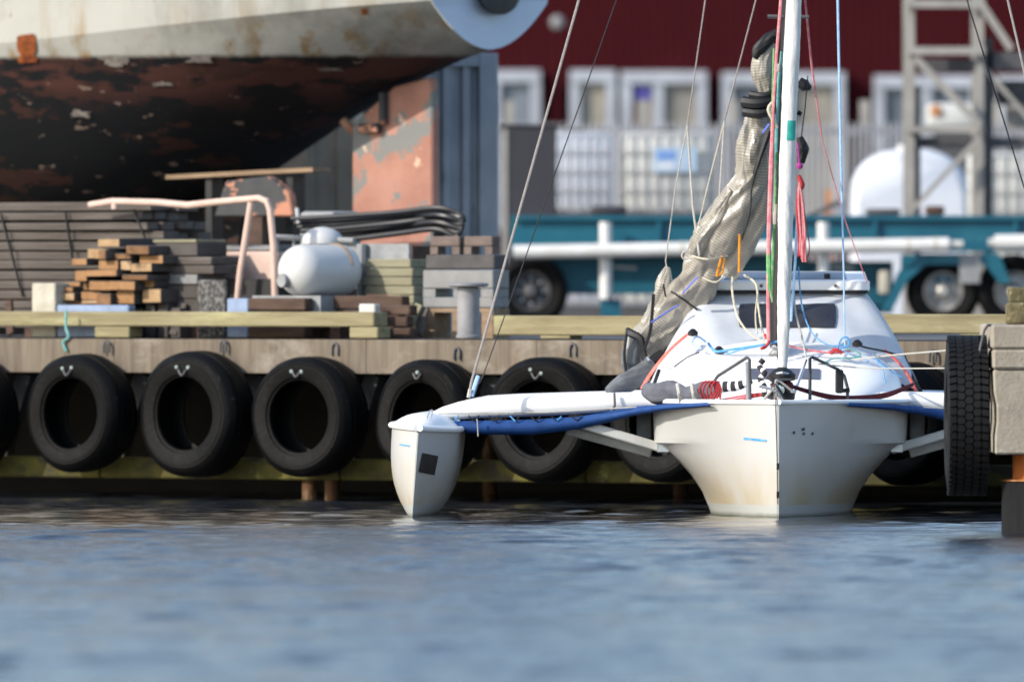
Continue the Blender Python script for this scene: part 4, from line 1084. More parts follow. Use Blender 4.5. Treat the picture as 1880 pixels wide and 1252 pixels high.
# rudder hung below the counter
ru = lambda px: U(px, VC) - us
rx0, rx1 = ru(653), ru(801)
m = MB(); m.prism([Vector((rx0, -.07, .25)), Vector((rx1, -.07, .25)), Vector((rx1, -.07, QZ(801, 175, VC) - GZ)), Vector((ru(795), -.07, QZ(795, 143, VC) - GZ)), Vector((ru(730), -.07, QZ(730, 160, VC) - GZ)), Vector((ru(680), -.07, QZ(680, 205, VC) - GZ)), Vector((rx0, -.07, QZ(653, 232, VC) - GZ))], (0, .14, 0))
rud = m.build('rudder', 'rudder', ship, True, bevel=.02)
for px, py, w, h in ((692, 236, .26, .10), (716, 200, .07, .34)):
    MB().box((ru(px), -.12, QZ(px, py, VC) - GZ), (w, .10, h)).build('rudder_fitting', 'scrap', rud, True, bevel=.02)
MB().tube([Vector((ru(668), -.02, QZ(668, 250, VC) - GZ)), Vector((ru(645), -.02, QZ(645, 236, VC) - GZ)), Vector((ru(632), -.02, QZ(632, 222, VC) - GZ))], .05, 8).build('rudder_pintle', 'rustmetal', rud, True)
bpy.context.view_layer.update()
# rust stains and bare patches sit as thin plates on the skin
sinv = WM[ship].inverted()
def smark(name, mat, px, py, w, h, jag=.25, seed=0, n=12):
    rn = random.Random(seed); o = sinv @ Vector((0, 0, CAMH)); t = []
    fs_ = [1 + rn.uniform(-jag, jag) for k in range(n)]
    for ring in (0, .5, 1):
        for k in range(n if ring else 1):
            a = 2 * math.pi * k / n; f = fs_[k] * ring
            d = ((sinv @ P(px + w * f * math.copysign(abs(math.cos(a)) ** .6, math.cos(a)), py + h * f * math.copysign(abs(math.sin(a)) ** .6, math.sin(a)), 140)) - o).normalized()
            ok, loc, nor, _ = shull.ray_cast(o, d)
            if not ok: return
            t.append(loc - d * .02)
    fc = [[0, 1 + k, 1 + (k + 1) % n] for k in range(n)] + [[1 + k, 1 + n + k, 1 + n + (k + 1) % n, 1 + (k + 1) % n] for k in range(n)]
    MB().add(t, fc).build(name, mat, shull, True, smooth=0)
smark('rust_scupper', 'rustspot', 49, 82, 18, 20, .1, 1)
smark('rust_scupper', 'rustspot', 50, 108, 16, 9, .2, 2)
smark('rust_scupper', 'rustspot', 669, 22, 6, 6, .2, 3)
for i, (x, y, w, h) in enumerate(((212, 113, 24, 8), (365, 110, 22, 6), (298, 155, 17, 4), (146, 210, 17, 7), (607, 128, 22, 3))): smark('bare_patch', 'offpatch', x, y, w, h, .5, i + 10, 20)

# staging plank with pinkish scrap under the ship's counter
v = -4.6
u0, u1 = U(305, v), U(575, v); zz = QZ(440, 316, v)
t = thing('staging_trestle', 'weathered plank trestle with pinkish edge under the black ship bottom', 'trestle', Q(u0, v, GZ), -TH)
MB().bar((0, .15, zz - GZ - .05), (u1 - u0, .15, zz - GZ + .02), .32, .045).build('staging_plank', 'palletwood', t, True)
for k in (.25, .8): MB().bb(((u1 - u0) * k, .05, 0), ((u1 - u0) * k + .08, .25, zz - GZ - .06)).build('leg', 'black', t, True)
v = -4.2
for nm, lab, x0, x1, y0, y1, mt in (('rusty_plate', 'dark plate with salmon rust patches behind the pink railing bend', 392, 537, 324, 398, 'scrap'),):
    u0, u1 = U(x0, v), U(x1, v); t = thing(nm, lab, 'scrap metal', Q(u0, v, GZ), -TH)
    a = QZ(x0, y1, v) - GZ; b_ = QZ(x0, y0, v) - GZ
    MB().prism([(0, 0, a), (u1 - u0, 0, a), ((u1 - u0) * .95, 0, a + (b_ - a) * .6), ((u1 - u0) * .7, 0, b_), ((u1 - u0) * .15, 0, b_ * .97)], (0, .12, 0)).build('plate', mt, t, True, bevel=.015)
    MB().bb(((u1 - u0) * .4, .02, 0), ((u1 - u0) * .6, .11, a - .003)).build('stand', 'darkwood', t, True)

# ================================================================== THINGS ON THE QUAY (LEFT)
# long stack of grey planks
v = -1.35
u0, u1 = U(-330, v), U(300, v)
lst = thing('plank_stack', 'tall stack of long weathered grey planks at the left edge', 'lumber stack', Q(u0, v, GZ), -TH)
rnd = random.Random(11)
plk = None
zt = QZ(150, 369, v) - GZ; nl = 13; hh = (zt - .10) / nl
base = MB().bb((0, 0, 0), (u1 - u0, .19, hh * .86)).build('plank', 'oldplank', lst, True, bevel=.006)
for j in range(nl):
    for i in range(4):
        o = base if (i == 0 and j == 0) else base.copy()
        if o is not base: COL.objects.link(o); o.parent = lst
        sx = 1 - rnd.uniform(0, .045) - (.03 if j > 10 else 0)
        o.rotation_euler = (0, R(rnd.uniform(-.12, .12)), R(rnd.uniform(-.5, .5))); o.scale = (sx, 1, rnd.uniform(.86, 1.0)); o.location = (rnd.uniform(0, .03), i * .21 + rnd.uniform(-.018, .018), .10 + j * hh)
for k in (.1, .35, .6, .85): MB().bb(((u1 - u0) * k, .0, 0), ((u1 - u0) * k + .12, .82, .096)).build('bearer', 'darkwood', lst, True)
for a, b_ in (((2, 393), (42, 545)), ((120, 388), (134, 482)), ((246, 385), (268, 442))):
    p0 = Vector((U(a[0], v + .05) - u0, -.05, QZ(a[0], a[1], v) - GZ)); p1 = Vector((U(b_[0], v + .05) - u0, -.05, QZ(b_[0], b_[1], v) - GZ))
    MB().bar(p0, p1, .012, .03, (0, 1, 0)).build('strap', 'black', lst, True)
# pile of sawn timbers, ends towards the camera
v = -.62
u0 = U(140, v)
til = thing('timber_pile', 'loose pile of square timbers with orange sawn ends', 'timber pile', Q(u0, v, GZ), -TH)
ends = [(700, 545, 855, 605), (900, 582, 1065, 645), (580, 612, 735, 690), (745, 622, 800, 690), (810, 650, 930, 692), (960, 660, 1130, 722), (545, 684, 655, 735), (700, 695, 845, 762), (860, 700, 940, 770), (950, 728, 1100, 790),
        (660, 768, 890, 818), (560, 770, 645, 850), (900, 795, 1080, 835), (820, 838, 1005, 905), (655, 842, 815, 912), (560, 856, 645, 915), (480, 888, 552, 926), (580, 920, 722, 982), (728, 928, 832, 1012), (838, 912, 968, 1012), (1000, 910, 1135, 1010), (430, 850, 545, 885), (470, 930, 570, 985), (440, 990, 720, 1030), (980, 842, 1080, 905), (600, 984, 715, 1012)]
for i, (x0, y0, x1, y1) in enumerate(ends):
    a0, a1 = U(x0 / 3.913, v) - u0, U(x1 / 3.913, v) - u0
    z0 = QZ(x0 / 3.913, 300 + y1 / 3.913, v) - GZ; z1 = QZ(x0 / 3.913, 300 + y0 / 3.913, v) - GZ
    yo = rnd.uniform(-.1, .12)
    tm = MB().bb((a0, yo + .004, max(0.01, z0)), (a1, yo + 1.25 + rnd.uniform(0, .4), z1)).build('timber', 'timberside', til, True, bevel=.006)
    se = MB().bb((a0 + .006, yo, max(.016, z0 + .006)), (a1 - .006, yo + .012, z1 - .006)).build('sawn_end', rnd.choice(['sawnend', 'sawnend', 'sawnend_dark', 'sawnend_pale']), tm, True)
    tm.rotation_euler = (R(rnd.uniform(-.6, .6)), R(rnd.uniform(-1.2, 1.2)), R(rnd.uniform(-1.5, 1.5)))
a0, a1 = U(150, v) - u0, U(285, v) - u0
for k in range(7):   # bearers and hidden core so that the pile stands
    MB().bb((a0 + .03 + k * .16, .18, .0), (a0 + .15 + k * .16, 1.3, .30 + .05 * (k % 3))).build('timber', 'timberside', til, True, bevel=.006)
# grey boards lying beside the pile
v = -.95; u0 = U(285, v); gb = thing('board_stack', 'stack of dark grey boards right of the orange timber ends', 'board stack', Q(u0, v, GZ), -TH)
for k, (x0, x1, y0, y1, mt) in enumerate(((280, 360, 440, 446, 'greenplank'), (285, 362, 447, 470, 'timberside'), (290, 388, 472, 486, 'oldplank'), (290, 392, 488, 503, 'oldplank'), (288, 362, 504, 522, 'bluebox'), (290, 366, 524, 548, 'timberside'), (290, 372, 549, 578, 'timberside'))):
    MB().bb((U(x0, v) - u0, 0, QZ(x0, y1, v) - GZ), (U(x1, v) - u0, .5, QZ(x0, y0, v) - GZ)).build('board', 'plasticgrey' if mt == 'bluebox' else mt, gb, True, bevel=.008)
MB().bb((0.02, .03, 0), (U(366, v) - u0, .45, QZ(290, 579, v) - GZ)).build('bearer', 'darkwood', gb, True)
def slab(name, label, cat, mat, x0, x1, y0, y1, v, depth=.25, bevel=.012, ground=True, courses=1):
    u0, u1 = U(x0, v), U(x1, v); t = thing(name, label, cat, Q(u0, v, GZ), -TH)
    zb = 0.003 if ground else QZ(x0, y1, v) - GZ
    zt_ = QZ(x0, y0, v) - GZ
    for k in range(courses):
        MB().bb((.03 * (k % 2), .02 * (k % 2), zb + (zt_ - zb) * k / courses + .003), (u1 - u0 - .05 * (k % 2), depth, zb + (zt_ - zb) * (k + 1) / courses - (.012 if courses > 1 else 0))).build('body' if courses == 1 else 'beam', mat, t, True, bevel=bevel)
    return t
slab('concrete_block', 'small pale concrete block behind the left kerb timber', 'block', 'paleblock', 58, 101, 520, 575, -.42, .25)
slab('dark_sheet', 'speckled dark sheet standing upright beside the grey boards', 'sheet', 'speckle', 362, 414, 514, 580, -.55, .04)
slab('blue_box', 'small pale blue box behind the kerb left of the white tank', 'box', 'bluebox', 416, 455, 548, 590, -.55, .2)
slab('blue_plank', 'pale blue plank lying in front of the orange timbers', 'plank', 'bluebox', 104, 236, 560, 571, -.42, .12)
slab('dark_bale', 'dark black crate behind the small pale blue box', 'crate', 'black', 400, 505, 512, 590, -1.3, .6)
slab('white_puck', 'small white block on the brown beams right of the tank pallet', 'block', 'greypaint', 658, 688, 558, 564, -.5, .1)
# pink railing
v = -1.1
rl = thing('bent_railing', 'pale pink bent tube railing leaning over the lumber', 'railing', Q(U(440, v), v, GZ), -TH)
def qp(px, py, v): return Q(U(px, v), v, QZ(px, py, v))
MB().tube([qp(165, 377, v), qp(207, 370, v), qp(290, 372, v), qp(345, 377, v), qp(400, 371, v), qp(475, 364, v), qp(490, 370, v), qp(496, 385, v), qp(502, 450, v), qp(506, 585, v)], .036, 10).build('top_tube', 'pinkpaint', rl)
MB().tube([qp(461, 372, v), qp(452, 430, v), qp(441, 500, v), qp(432, 590, v)], .034, 10).build('leg_tube', 'pinkpaint', rl)
MB().tube([qp(211, 372, v), qp(211, 384, v)], .036, 10).build('stub', 'pinkpaint', rl)
# pink box behind the railing
slab('pink_hopper', 'salmon pink steel box behind the legs of the pink railing', 'box', 'pinkpaint', 380, 508, 462, 512, -1.7, .7, .02)
slab('grey_board', 'flat grey board lying on the salmon box', 'board', 'plasticgrey', 388, 505, 450, 461, -1.72, .6, .008, False)
# white pressure tank on pallet
v = -1.0
tk = thing('white_tank', 'white domed pressure tank lying on a dark pallet', 'tank', Q(U(575, v), v, GZ), -TH)
rr = .262; prof = [(0, -.36)] + [(rr * math.sin(a), -.12 - .24 * math.cos(a)) for a in np.linspace(.15, math.pi / 2, 9)] + [(rr, .38)] + [(rr * math.cos(a), .38 + .2 * math.sin(a)) for a in np.linspace(.2, math.pi / 2, 6)]
zc = QZ(575, 497, v) - GZ
rot = Matrix.Rotation(R(-9), 4, 'Z')
m = MB().lathe(prof, 40, 'Y'); m.v = [rot @ p + Vector((-.02, 0, zc)) for p in m.v]; tb = m.build('tank_shell', 'tankwhite', tk, True, smooth=40)
m = MB().lathe([(0, -.39), (.065, -.39), (.07, -.37), (.07, -.30)], 18, 'Y'); m.v = [rot @ p + Vector((-.05, 0, zc - .10)) for p in m.v]; m.build('tank_fitting', 'coolgrey', tk, True)
m = MB().tube([rot @ Vector((rr * 1.01 * math.cos(a), .32, rr * 1.01 * math.sin(a))) + Vector((-.02, 0, zc)) for a in np.linspace(.2, 2.9, 16)], .014, 6); m.build('tank_strap', 'palletwood', tk, True)
pal = thing('dark_pallet', 'dark wooden pallet carrying the white tank', 'pallet', Q(U(455, v), v + .42, GZ), -TH)
w = U(668, v) - U(455, v)
for k in range(4): MB().bb((0, .02 + k * .3, .20), (w, .2 + k * .3, .235)).build('slat', 'darkwood', pal, True)
for k in range(4): MB().bb((k * (w - .12) / 3, .02, .0), (k * (w - .12) / 3 + .12, 1.1, .197)).build('runner', 'darkwood', pal, True)
MB().bb((.3, .1, .238), (w - .3, .9, zc - rr + .012)).build('cradle', 'coolgrey', pal, True)
# frame round the tank, small white dome above
cr = thing('tank_cage', 'grey metal cage frame standing behind the white tank', 'frame', Q(U(505, v), v - .75, GZ), -TH)
v2 = v - .75
for a, b_, r in (((508, 436), (508, 585), .03), ((664, 448), (664, 585), .05), ((508, 436), (650, 442), .03), ((508, 500), (664, 505), .022), ((540, 432), (540, 585), .018)):
    MB().tube([qp(a[0], a[1], v2), qp(b_[0], b_[1], v2)], r, 8).build('cage_bar', 'coolgrey', cr)
MB().bb((U(512, v2) - U(505, v2), .05, QZ(512, 530, v2) - GZ), (U(662, v2) - U(505, v2), .09, QZ(512, 448, v2) - GZ)).build('cage_panel', 'coolgrey', cr, True)
dm = thing('white_dome', 'small white domed cap above the lying white tank', 'cap', qp(592, 444, v2))
m = MB().lathe([(0, .15)] + [(.21 * math.sin(a), .15 * math.cos(a)) for a in np.linspace(.15, math.pi / 2, 8)] + [(.21, -.02), (0, -.02)], 28, 'Z')
m.build('dome_shell', 'tankwhite', dm, True)
# black pipes
v = -2.6
hp = thing('black_pipe_bundle', 'bundle of long black plastic pipes bending beneath the rudder', 'pipes', Q(U(560, v), v, GZ), -TH)
rnd = random.Random(5)
for k in range(7):
    y0 = 402 + k * 7.5; yr = 388 + k * 6.5
    MB().tube([qp(536 + k * 6, y0 + 4 * (k > 3), v - .1 * (k % 3)), qp(620, y0 - 4, v - .12 * (k % 3)), qp(730, yr + 2, v - .1 * (k % 3)), qp(800, yr - 6, v - .1 * (k % 2)), qp(836 + 8 * math.sin(k * .5), yr + 2 + k, v - .05), qp(850 - k * 1.5, 405 + k * 2, v - .1), qp(800, 436 - (6 - k), v - .3)], .028, 8, sub=5).build('pipe', 'hose', hp)
for k in (0, 1): MB().bb((.2 + k * 1.0, .02, 0), (.34 + k * 1.0, .5, QZ(600, 452, v) - GZ)).build('rest_post', 'darkwood', hp, True)
MB().tube([qp(545, 382, v), qp(548, 410, v)], .02, 8).build('end_cap', 'tankwhite', hp)
# grey wedge cover, brown beams
slab('grey_cover', 'grey tarpaulin mound left of the black pipes', 'cover', 'coolgrey', 548, 612, 388, 430, -3.2, .5, .05)
for i, (x0, x1, y0, y1) in enumerate(((455, 560, 545, 572), (560, 738, 541, 556), (700, 752, 558, 572))):
    slab('brown_beam', ['short brown beam left under the tank pallet', 'long reddish brown beam lying right of the tank pallet', 'short brown beam end below the greenish planks'][i], 'beam', 'darkwood', x0, x1, y0, y1, -.52 if i == 0 else -.9 + .2 * (i == 2), .14, courses=3)
# greenish planks
v = -1.6; u0 = U(668, v); gp = thing('greenish_plank_stack', 'short stack of pale greenish planks between tank and pallets', 'lumber stack', Q(u0, v, GZ), -TH)
for k in range(6): MB().bb((rnd.uniform(-.02, .02), 0, QZ(700, 574 - k * 16.5, v) - GZ), (U(757, v) - u0 + rnd.uniform(-.03, .02), .5, QZ(700, 575 - (k + 1) * 16.5, v) - GZ)).build('plank', 'greenplank', gp, True, bevel=.008)
MB().bb((.05, .05, 0), (.6, .45, QZ(700, 575, v) - GZ)).build('bearer', 'darkwood', gp, True)
# plastic pallets with slab and hollow blocks
v = -1.25; u0 = U(776, v); W = U(905, v) - u0
pl = thing('plastic_pallet_stack', 'grey slotted plastic pallets stacked on a wooden one behind the bollard', 'pallets', Q(u0, v, GZ), -TH)
def zl(py): return QZ(850, py, v) - GZ
for k in range(3): MB().bb((k * (W - .14) / 2, 0, .002), (k * (W - .14) / 2 + .14, .28, zl(574))).build('wood_runner', 'palletwood', pl, True)
MB().bb((0, 0, zl(573.5)), (W, .28, zl(566))).build('wood_deck', 'palletwood', pl, True)
for y0, y1 in ((565, 546), (530, 496), (531, 545)):
    if y0 > y1: MB().bb((0, .0, zl(y0)), (W, .28, zl(y1))).build('pallet_deck', 'plasticgrey', pl, True, bevel=.01)
    else:
        for a, b_ in ((0, .18), (.43, .57), (.82, 1)): MB().bb((W * a + .003, .004, zl(545.6)), (W * b_ - .003, .27, zl(530.6))).build('pallet_foot', 'plasticgrey', pl, True)
sb = thing('dark_slab', 'dark grey slab lying on the grey plastic pallets', 'slab', Q(u0, v, GZ + zl(495)), -TH)
MB().bb((.02, .02, .004), (W, .26, zl(468) - zl(495))).build('slab_body', 'slab', sb, True, bevel=.012)
for i, (x0, x1) in enumerate(((784, 838), (846, 898))):
    t = thing('hollow_block', ['left brown hollow concrete block on the dark slab', 'right brown hollow concrete block on the dark slab'][i], 'block', Q(U(x0, v), v - .05, GZ + zl(467.5)), -TH, 'hollow blocks on the slab')
    w = U(x1, v) - U(x0, v); h = zl(434) - zl(467.5)
    MB().bb((0, 0, h * .45), (w, .14, h)).build('block_top', 'hollowblock', t, True, bevel=.01)
    for a in (0, .74): MB().bb((w * a + .001, .002, .003), (w * (a + .26) - .001, .138, h * .45 - .003)).build('block_foot', 'hollowblock', t, True)
# teal rope over the kerb
t1 = MB().tube([qp(122, 571, .02), qp(121, 600, .03), qp(126, 618, .03), qp(116, 628, .03), qp(122, 645, .03)], .014, 6, sub=4).build('teal_rope', 'rope_teal')
tag(t1, 'teal rope hanging over the left kerb timber and quay edge', 'rope')

# ================================================================== CONTAINERS BEHIND THE RUDDER
def container(name, label, pxr, pyt, Y, w, L, mat, rz, corr=.04):
    p = P(pxr, pyt, Y); h = p.z - GZ
    t = thing(name, label, 'container', (p.x, p.y, GZ), rz)
    m = MB(); prof = []; x = -w + .1; k = 0
    while x < -.22:
        prof += [(x, 0), (x + .07, 0), (x + .105, corr), (x + .175, corr)]; x += .21
    prof.append((-.2, 0))
    m.loft([[Vector((a, .03 + b_, .12)) for a, b_ in prof], [Vector((a, .03 + b_, h - .14)) for a, b_ in prof]]); m.build('corrugated_wall', mat, t, True, smooth=20)
    MB().bb((-.2, -.02, 0), (0, .14, h)).build('corner_post', mat, t, True, bevel=.01)
    MB().bb((-w, -.02, 0), (-w + .1, .14, h)).build('corner_post', mat, t, True, bevel=.01)
    MB().bb((-w + .1, -.01, h - .14), (-.2, .10, h)).build('top_rail', mat, t, True)
    MB().bb((-w + .1, -.01, 0), (-.2, .10, .12)).build('bottom_rail', mat, t, True)
    MB().bb((-w, .142, .05), (0, L, h - .02)).build('box_body', mat, t, True)
    return t
container('blue_container', 'dark blue corrugated container behind the peeling rudder', 914, 98, 151.5, 1.10, 2, 'containerblue', R(4), .075)
gc = container('grey_container', 'plain grey container seen between ship keel and rudder', 652, 200, 156.0, .55, 2, 'containergrey', R(-2), .01)

slab('dark_gap_box', 'black box added to darken the gap behind the ship keel, left of grey container', 'filler', 'black', 180, 590, 150, 600, -14.0, 2.0, .02)  # added black box, makes the gap behind the keel read dark
# ================================================================== BACKGROUND YARD
# teal trailer
TY = 172.0
tr_ = thing('teal_trailer', 'long teal steel flatbed trailer parked across the yard', 'trailer', P(1400, 600, TY) * 1.0 - Vector((0, 0, P(1400, 600, TY).z - GZ)))
def tb_(name, mat, px0, px1, py0, py1, d0, d1, bevel=.0, parent=tr_):
    a = P(px0, py0, TY); b_ = P(px1, py1, TY); a.y += d0; b_.y += d1
    return MB().bb(a, b_).build(name, mat, parent, bevel=bevel)
tb_('top_flange', 'trailerteal', 938, 2050, 396, 404, -.08, .10)
tb_('frame_web', 'trailerteal', 938, 2050, 404.3, 452, 0, .03)
tb_('bottom_flange', 'trailerteal', 938, 2050, 452.3, 462, -.08, .10)
tb_('rear_frame', 'trailerteal', 938, 2050, 398, 462, 1.4, 1.6)
tb_('side_panel', 'trailerteal', 1000, 1480, 466, 540, .25, .32)
tb_('side_panel', 'trailerteal', 1470, 1640, 480, 575, .3, .36)
tb_('deck_plate', 'steeldark', 940, 2048, 400, 404, .12, 1.38)
for px in (1205, 1330, 1602, 1860): tb_('web_rib', 'trailerteal', px, px + 8, 405, 451, -.06, -.002)
for px in (1112, 1512):
    a = P(px, 408, TY - .22); b_ = P(px, 548, TY - .22)
    MB().tube([a, b_], .075, 16).build('white_post', 'polewhite', tr_)
    a = P(px + 14, 490, TY - .2); MB().bar(a, a + Vector((.28, 0, -.02)), .03, .03).build('post_bracket', 'steelwarm', tr_)
tb_('landing_leg', 'trailerteal', 1102, 1140, 550, 600, -.2, .0)
# mudguards
for x0, x1 in ((1630, 1842),):
    m = MB(); m.prism([P(x0 - 10, 570, TY - .28), P(x0 + 20, 500, TY - .28), P(x0 + 60, 466, TY - .28), P(x0 + 205, 466, TY - .28), P(x0 + 225, 520, TY - .28), P(x0 + 205, 520, TY - .28), P(x0 + 180, 486, TY - .28), P(x0 + 70, 486, TY - .28), P(x0 + 36, 515, TY - .28), P(x0 + 8, 570, TY - .28)], (0, .4, 0)); m.build('mudguard', 'trailerteal', tr_)
tb_('mud_box', 'trailerteal', 1655, 1800, 468, 520, -.05, .3)
tb_('axle_plate', 'coolgrey', 1760, 1798, 466, 520, -.30, -.27)
tb_('tail_reflector', 'paleblock', 1612, 1632, 497, 540, -.3, -.24, .03)
def wheel(px, py, r, label=None, dy=-.15):
    c = P(px, py, TY + dy); 
    t = MB().lathe([(r * .52, .02), (r * .56, -.02), (r * .8, -.05), (r * .95, -.02), (r, .05), (r, .22), (r * .95, .28), (r * .6, .3), (r * .52, .26)], 44, 'Y', True, c).build('wheel', 'rubber', tr_)
    MB().lathe([(r * .55, .0), (r * .51, -.01), (r * .48, .06), (r * .40, .12), (r * .28, .11), (r * .2, .06), (r * .18, -.02), (r * .10, -.05), (0, -.05)], 36, 'Y', False, c).build('rim', 'wheelsilver' if px > 1500 else 'steeldark', t)
    for k in range(8):
        a = k * math.pi / 4; MB().lathe([(0, .075), (.02, .08), (.02, .12)], 8, 'Y', False, c + Vector((r * .34 * math.cos(a), 0, r * .34 * math.sin(a)))).build('wheel_nut', 'alu', t)
rw = 68 * TY / F
for px in (1732, 1862, 1992, 975): wheel(px, 603 - rw * F / TY, rw)
# white spar resting on the trailer
for px0, px1, py0, py1, lab in ((942, 1742, 463, 449, 'long white spar lying along the side of the teal trailer'), (1826, 2050, 446, 442, 'right hand white spar end beyond the gap on the trailer')):
    t = thing('white_spar', lab, 'spar', P(px0, py0, TY - .42), group='white spars on the trailer')
    MB().tube([P(px0, py0, TY - .42), P(px1, py1, TY - .42)], .085 if px0 < 1000 else .10, 18).build('spar_tube', 'polewhite', t)
    MB().tube([P(px1 - 8, py1, TY - .42), P(px1 + 26, py1, TY - .42)] if px0 < 1000 else [P(px0 - 12, py0, TY - .42), P(px0, py0, TY - .42)], .05, 12).build('spar_end', 'greypaint', t)
    if px0 < 1000:
        for px in (1250, 1665, 1715): MB().tube([P(px, 456.5 - (px - 1250) * .0152, TY - .42), P(px + 5, 456.4 - (px - 1250) * .0152, TY - .42)], .089, 18).build('spar_band', 'rope_cream', t)
# dark chock and fenders on the trailer
slabs = (('dark_chock', 'dark box on the trailer between the two white tanks', 1085, 1150, 378, 396, 'anthracite'), ('grey_ramp', 'dark grey block on trailer in front of the white dome tank', 1590, 1652, 383, 396, 'steeldark'), ('brown_lump', 'brown lump on trailer beside the steel tower leg', 1700, 1732, 378, 396, 'darkwood'))
for nm, lab, x0, x1, y0, y1, mt in slabs:
    a = P(x0, y0, TY + .3); b_ = P(x1, y1 - .4, TY + .9); t = thing(nm, lab, 'block', P((x0 + x1) / 2, y1 - .4, TY + .3)); MB().bb(a, (b_.x, b_.y, P(x1, y1 - .4, TY + .3).z)).build('body', mt, t, bevel=.04)
t = thing('tilted_board', 'tilted dark board leaning above the trailer right of the mast', 'board', P(1480, 399, TY + .4))
MB().bar(P(1478, 400, TY + .4), P(1546, 370, TY + .4), .5, .05).build('board', 'steeldark', t)

# IBC totes
IY = 180.0
def ibc(px0, px1, top, mat, label, level, lab=None):
    x0 = P(px0, 0, IY).x; x1 = P(px1, 0, IY).x; zt = P(0, top, IY).z; z0 = zt - 1.18
    t = thing('liquid_tote', label, 'liquid tank', ((x0 + x1) / 2, IY, z0), group='caged liquid totes in the yard')
    w = x1 - x0
    MB().bb((-w / 2 + .03, .03, .15), (w / 2 - .03, .95, 1.13)).build('bottle', mat, t, True, bevel=.06)
    m = MB()
    for k in range(9):
        x = -w / 2 + w * k / 8
        m.bb((x - .008, -.012, .13), (x + .008, .004, 1.16))
    m2 = MB()
    for k in range(5): m2.bb((-w / 2 - .01, -.03, .16 + k * .245 - .008), (w / 2 + .01, -.0125, .16 + k * .245 + .008))
    m.build('cage_uprights', 'galv', t, True, smooth=0); m2.build('cage_hoops', 'galv', t, True, smooth=0)
    MB().bb((-w / 2, 0, 0), (w / 2, 1.0, .12)).build('pallet', 'steeldark', t, True)
    MB().lathe([(0, 0), (.11, 0), (.11, .05), (0, .05)], 16, 'Z', c=(0, .5, 1.13)).build('cap', 'black', t, True)
    if lab:
        MB().bb((lab[0], -.036, lab[1]), (lab[2], -.031, lab[3])).build('label_plate', 'labelpale', t, True)
        MB().bb((lab[0] + .05, -.042, lab[3] - .16), (lab[0] + .28, -.037, lab[3] - .05)).build('label_print', 'labelblue', t, True)
        MB().bb((lab[0] + .05, -.042, lab[1] + .05), (lab[0] + .26, -.037, lab[3] - .2)).build('label_print', 'ibcwhite', t, True)
ibc(985, 1128, 236, 'ibcwhite', 'bluish white caged tote left, upper, beside the dark grey cabinet', 1)
ibc(985, 1128, 408, 'ibcwhite', 'bluish caged tote below the left upper one behind trailer', 0)
ibc(1137, 1314, 236, 'ibccream', 'creamy white caged tote with blue label, upper of its stack', 1, (-.18, .62, .38, .94))
ibc(1137, 1314, 408, 'ibccream', 'creamy caged tote standing beneath the labelled one', 0)
ibc(1775, 1952, 274, 'ibccream', 'cream caged tote at the right edge behind the steel tower', 1)
ibc(1775, 1952, 446, 'ibccream', 'lower cream caged tote at the right edge behind trailer wheels', 0)
# dark cabinet
t = thing('dark_cabinet', 'tall dark grey metal cabinet right of the blue container', 'cabinet', (P(970, 0, 177).x, 177, GZ))
a = P(920, 228, 177); b_ = P(1022, 400, 177)
MB().bb((a.x, 177, GZ + .02), (b_.x, 178.2, a.z - .03)).build('cabinet_body', 'anthracite', t, bevel=.02)
MB().bb((a.x - .03, 176.97, a.z - .028), (b_.x + .03, 178.23, a.z)).build('cabinet_lid', 'steeldark', t, bevel=.01)
MB().bb((a.x + .02, 176.985, GZ + .1), (a.x + .08, 176.998, a.z - .06)).build('hinge_strip', 'steelwarm', t)
# white dome tank
t = thing('white_dome_tank', 'big white round-topped tank behind the steel tower', 'tank', (P(1672, 0, 186).x, 187, GZ))
cz = P(0, 345, 186).z; w = (P(1780, 0, 186).x - P(1565, 0, 186).x) / 2
ring = []
prof = []
hT = P(0, 274, 186).z - GZ
for y in (0, .1, 1.5, 1.6):
    ins = .08 if y in (0, 1.6) else 0
    r = [Vector((-w + ins, y - 1, 0)), Vector((-w + ins, y - 1, hT - .75))]
    for a in np.linspace(math.pi, 0, 17)[1:-1]: r.append(Vector(((w - ins) * math.copysign(abs(math.cos(a)) ** .75, math.cos(a)), y - 1, hT - .75 + (.75 - ins) * math.sin(a) ** .75)))
    r += [Vector((w - ins, y - 1, hT - .75)), Vector((w - ins, y - 1, 0))]; ring.append(r)
MB().loft(ring, True, True).build('tank_shell', 'ibcwhite', t, True, smooth=50)
MB().lathe([(0, 0), (.16, 0), (.16, .06), (0, .07)], 18, 'Z', c=(0, -.2, hT - .01)).build('tank_lid', 'polewhite', t, True)
# cream box with orange spot
t = thing('cream_boiler', 'cream box with an orange end behind the steel tower', 'box', (P(1750, 0, 192).x, 192, GZ))
MB().bb(P(1704, 190, 192), P(1800, 233, 192) + Vector((0, 1, 0))).build('boiler_body', 'ibccream', t, bevel=.05)
MB().lathe([(0, -.02), (.07, -.02), (.085, 0)], 16, 'Y', c=P(1718, 204, 191.98)).build('orange_cap', 'orangepaint', t)
MB().bb(P(1715, 233.4, 192.1), (P(1790, 0, 192).x, 192.9, GZ)).build('stand', 'steeldark', t)
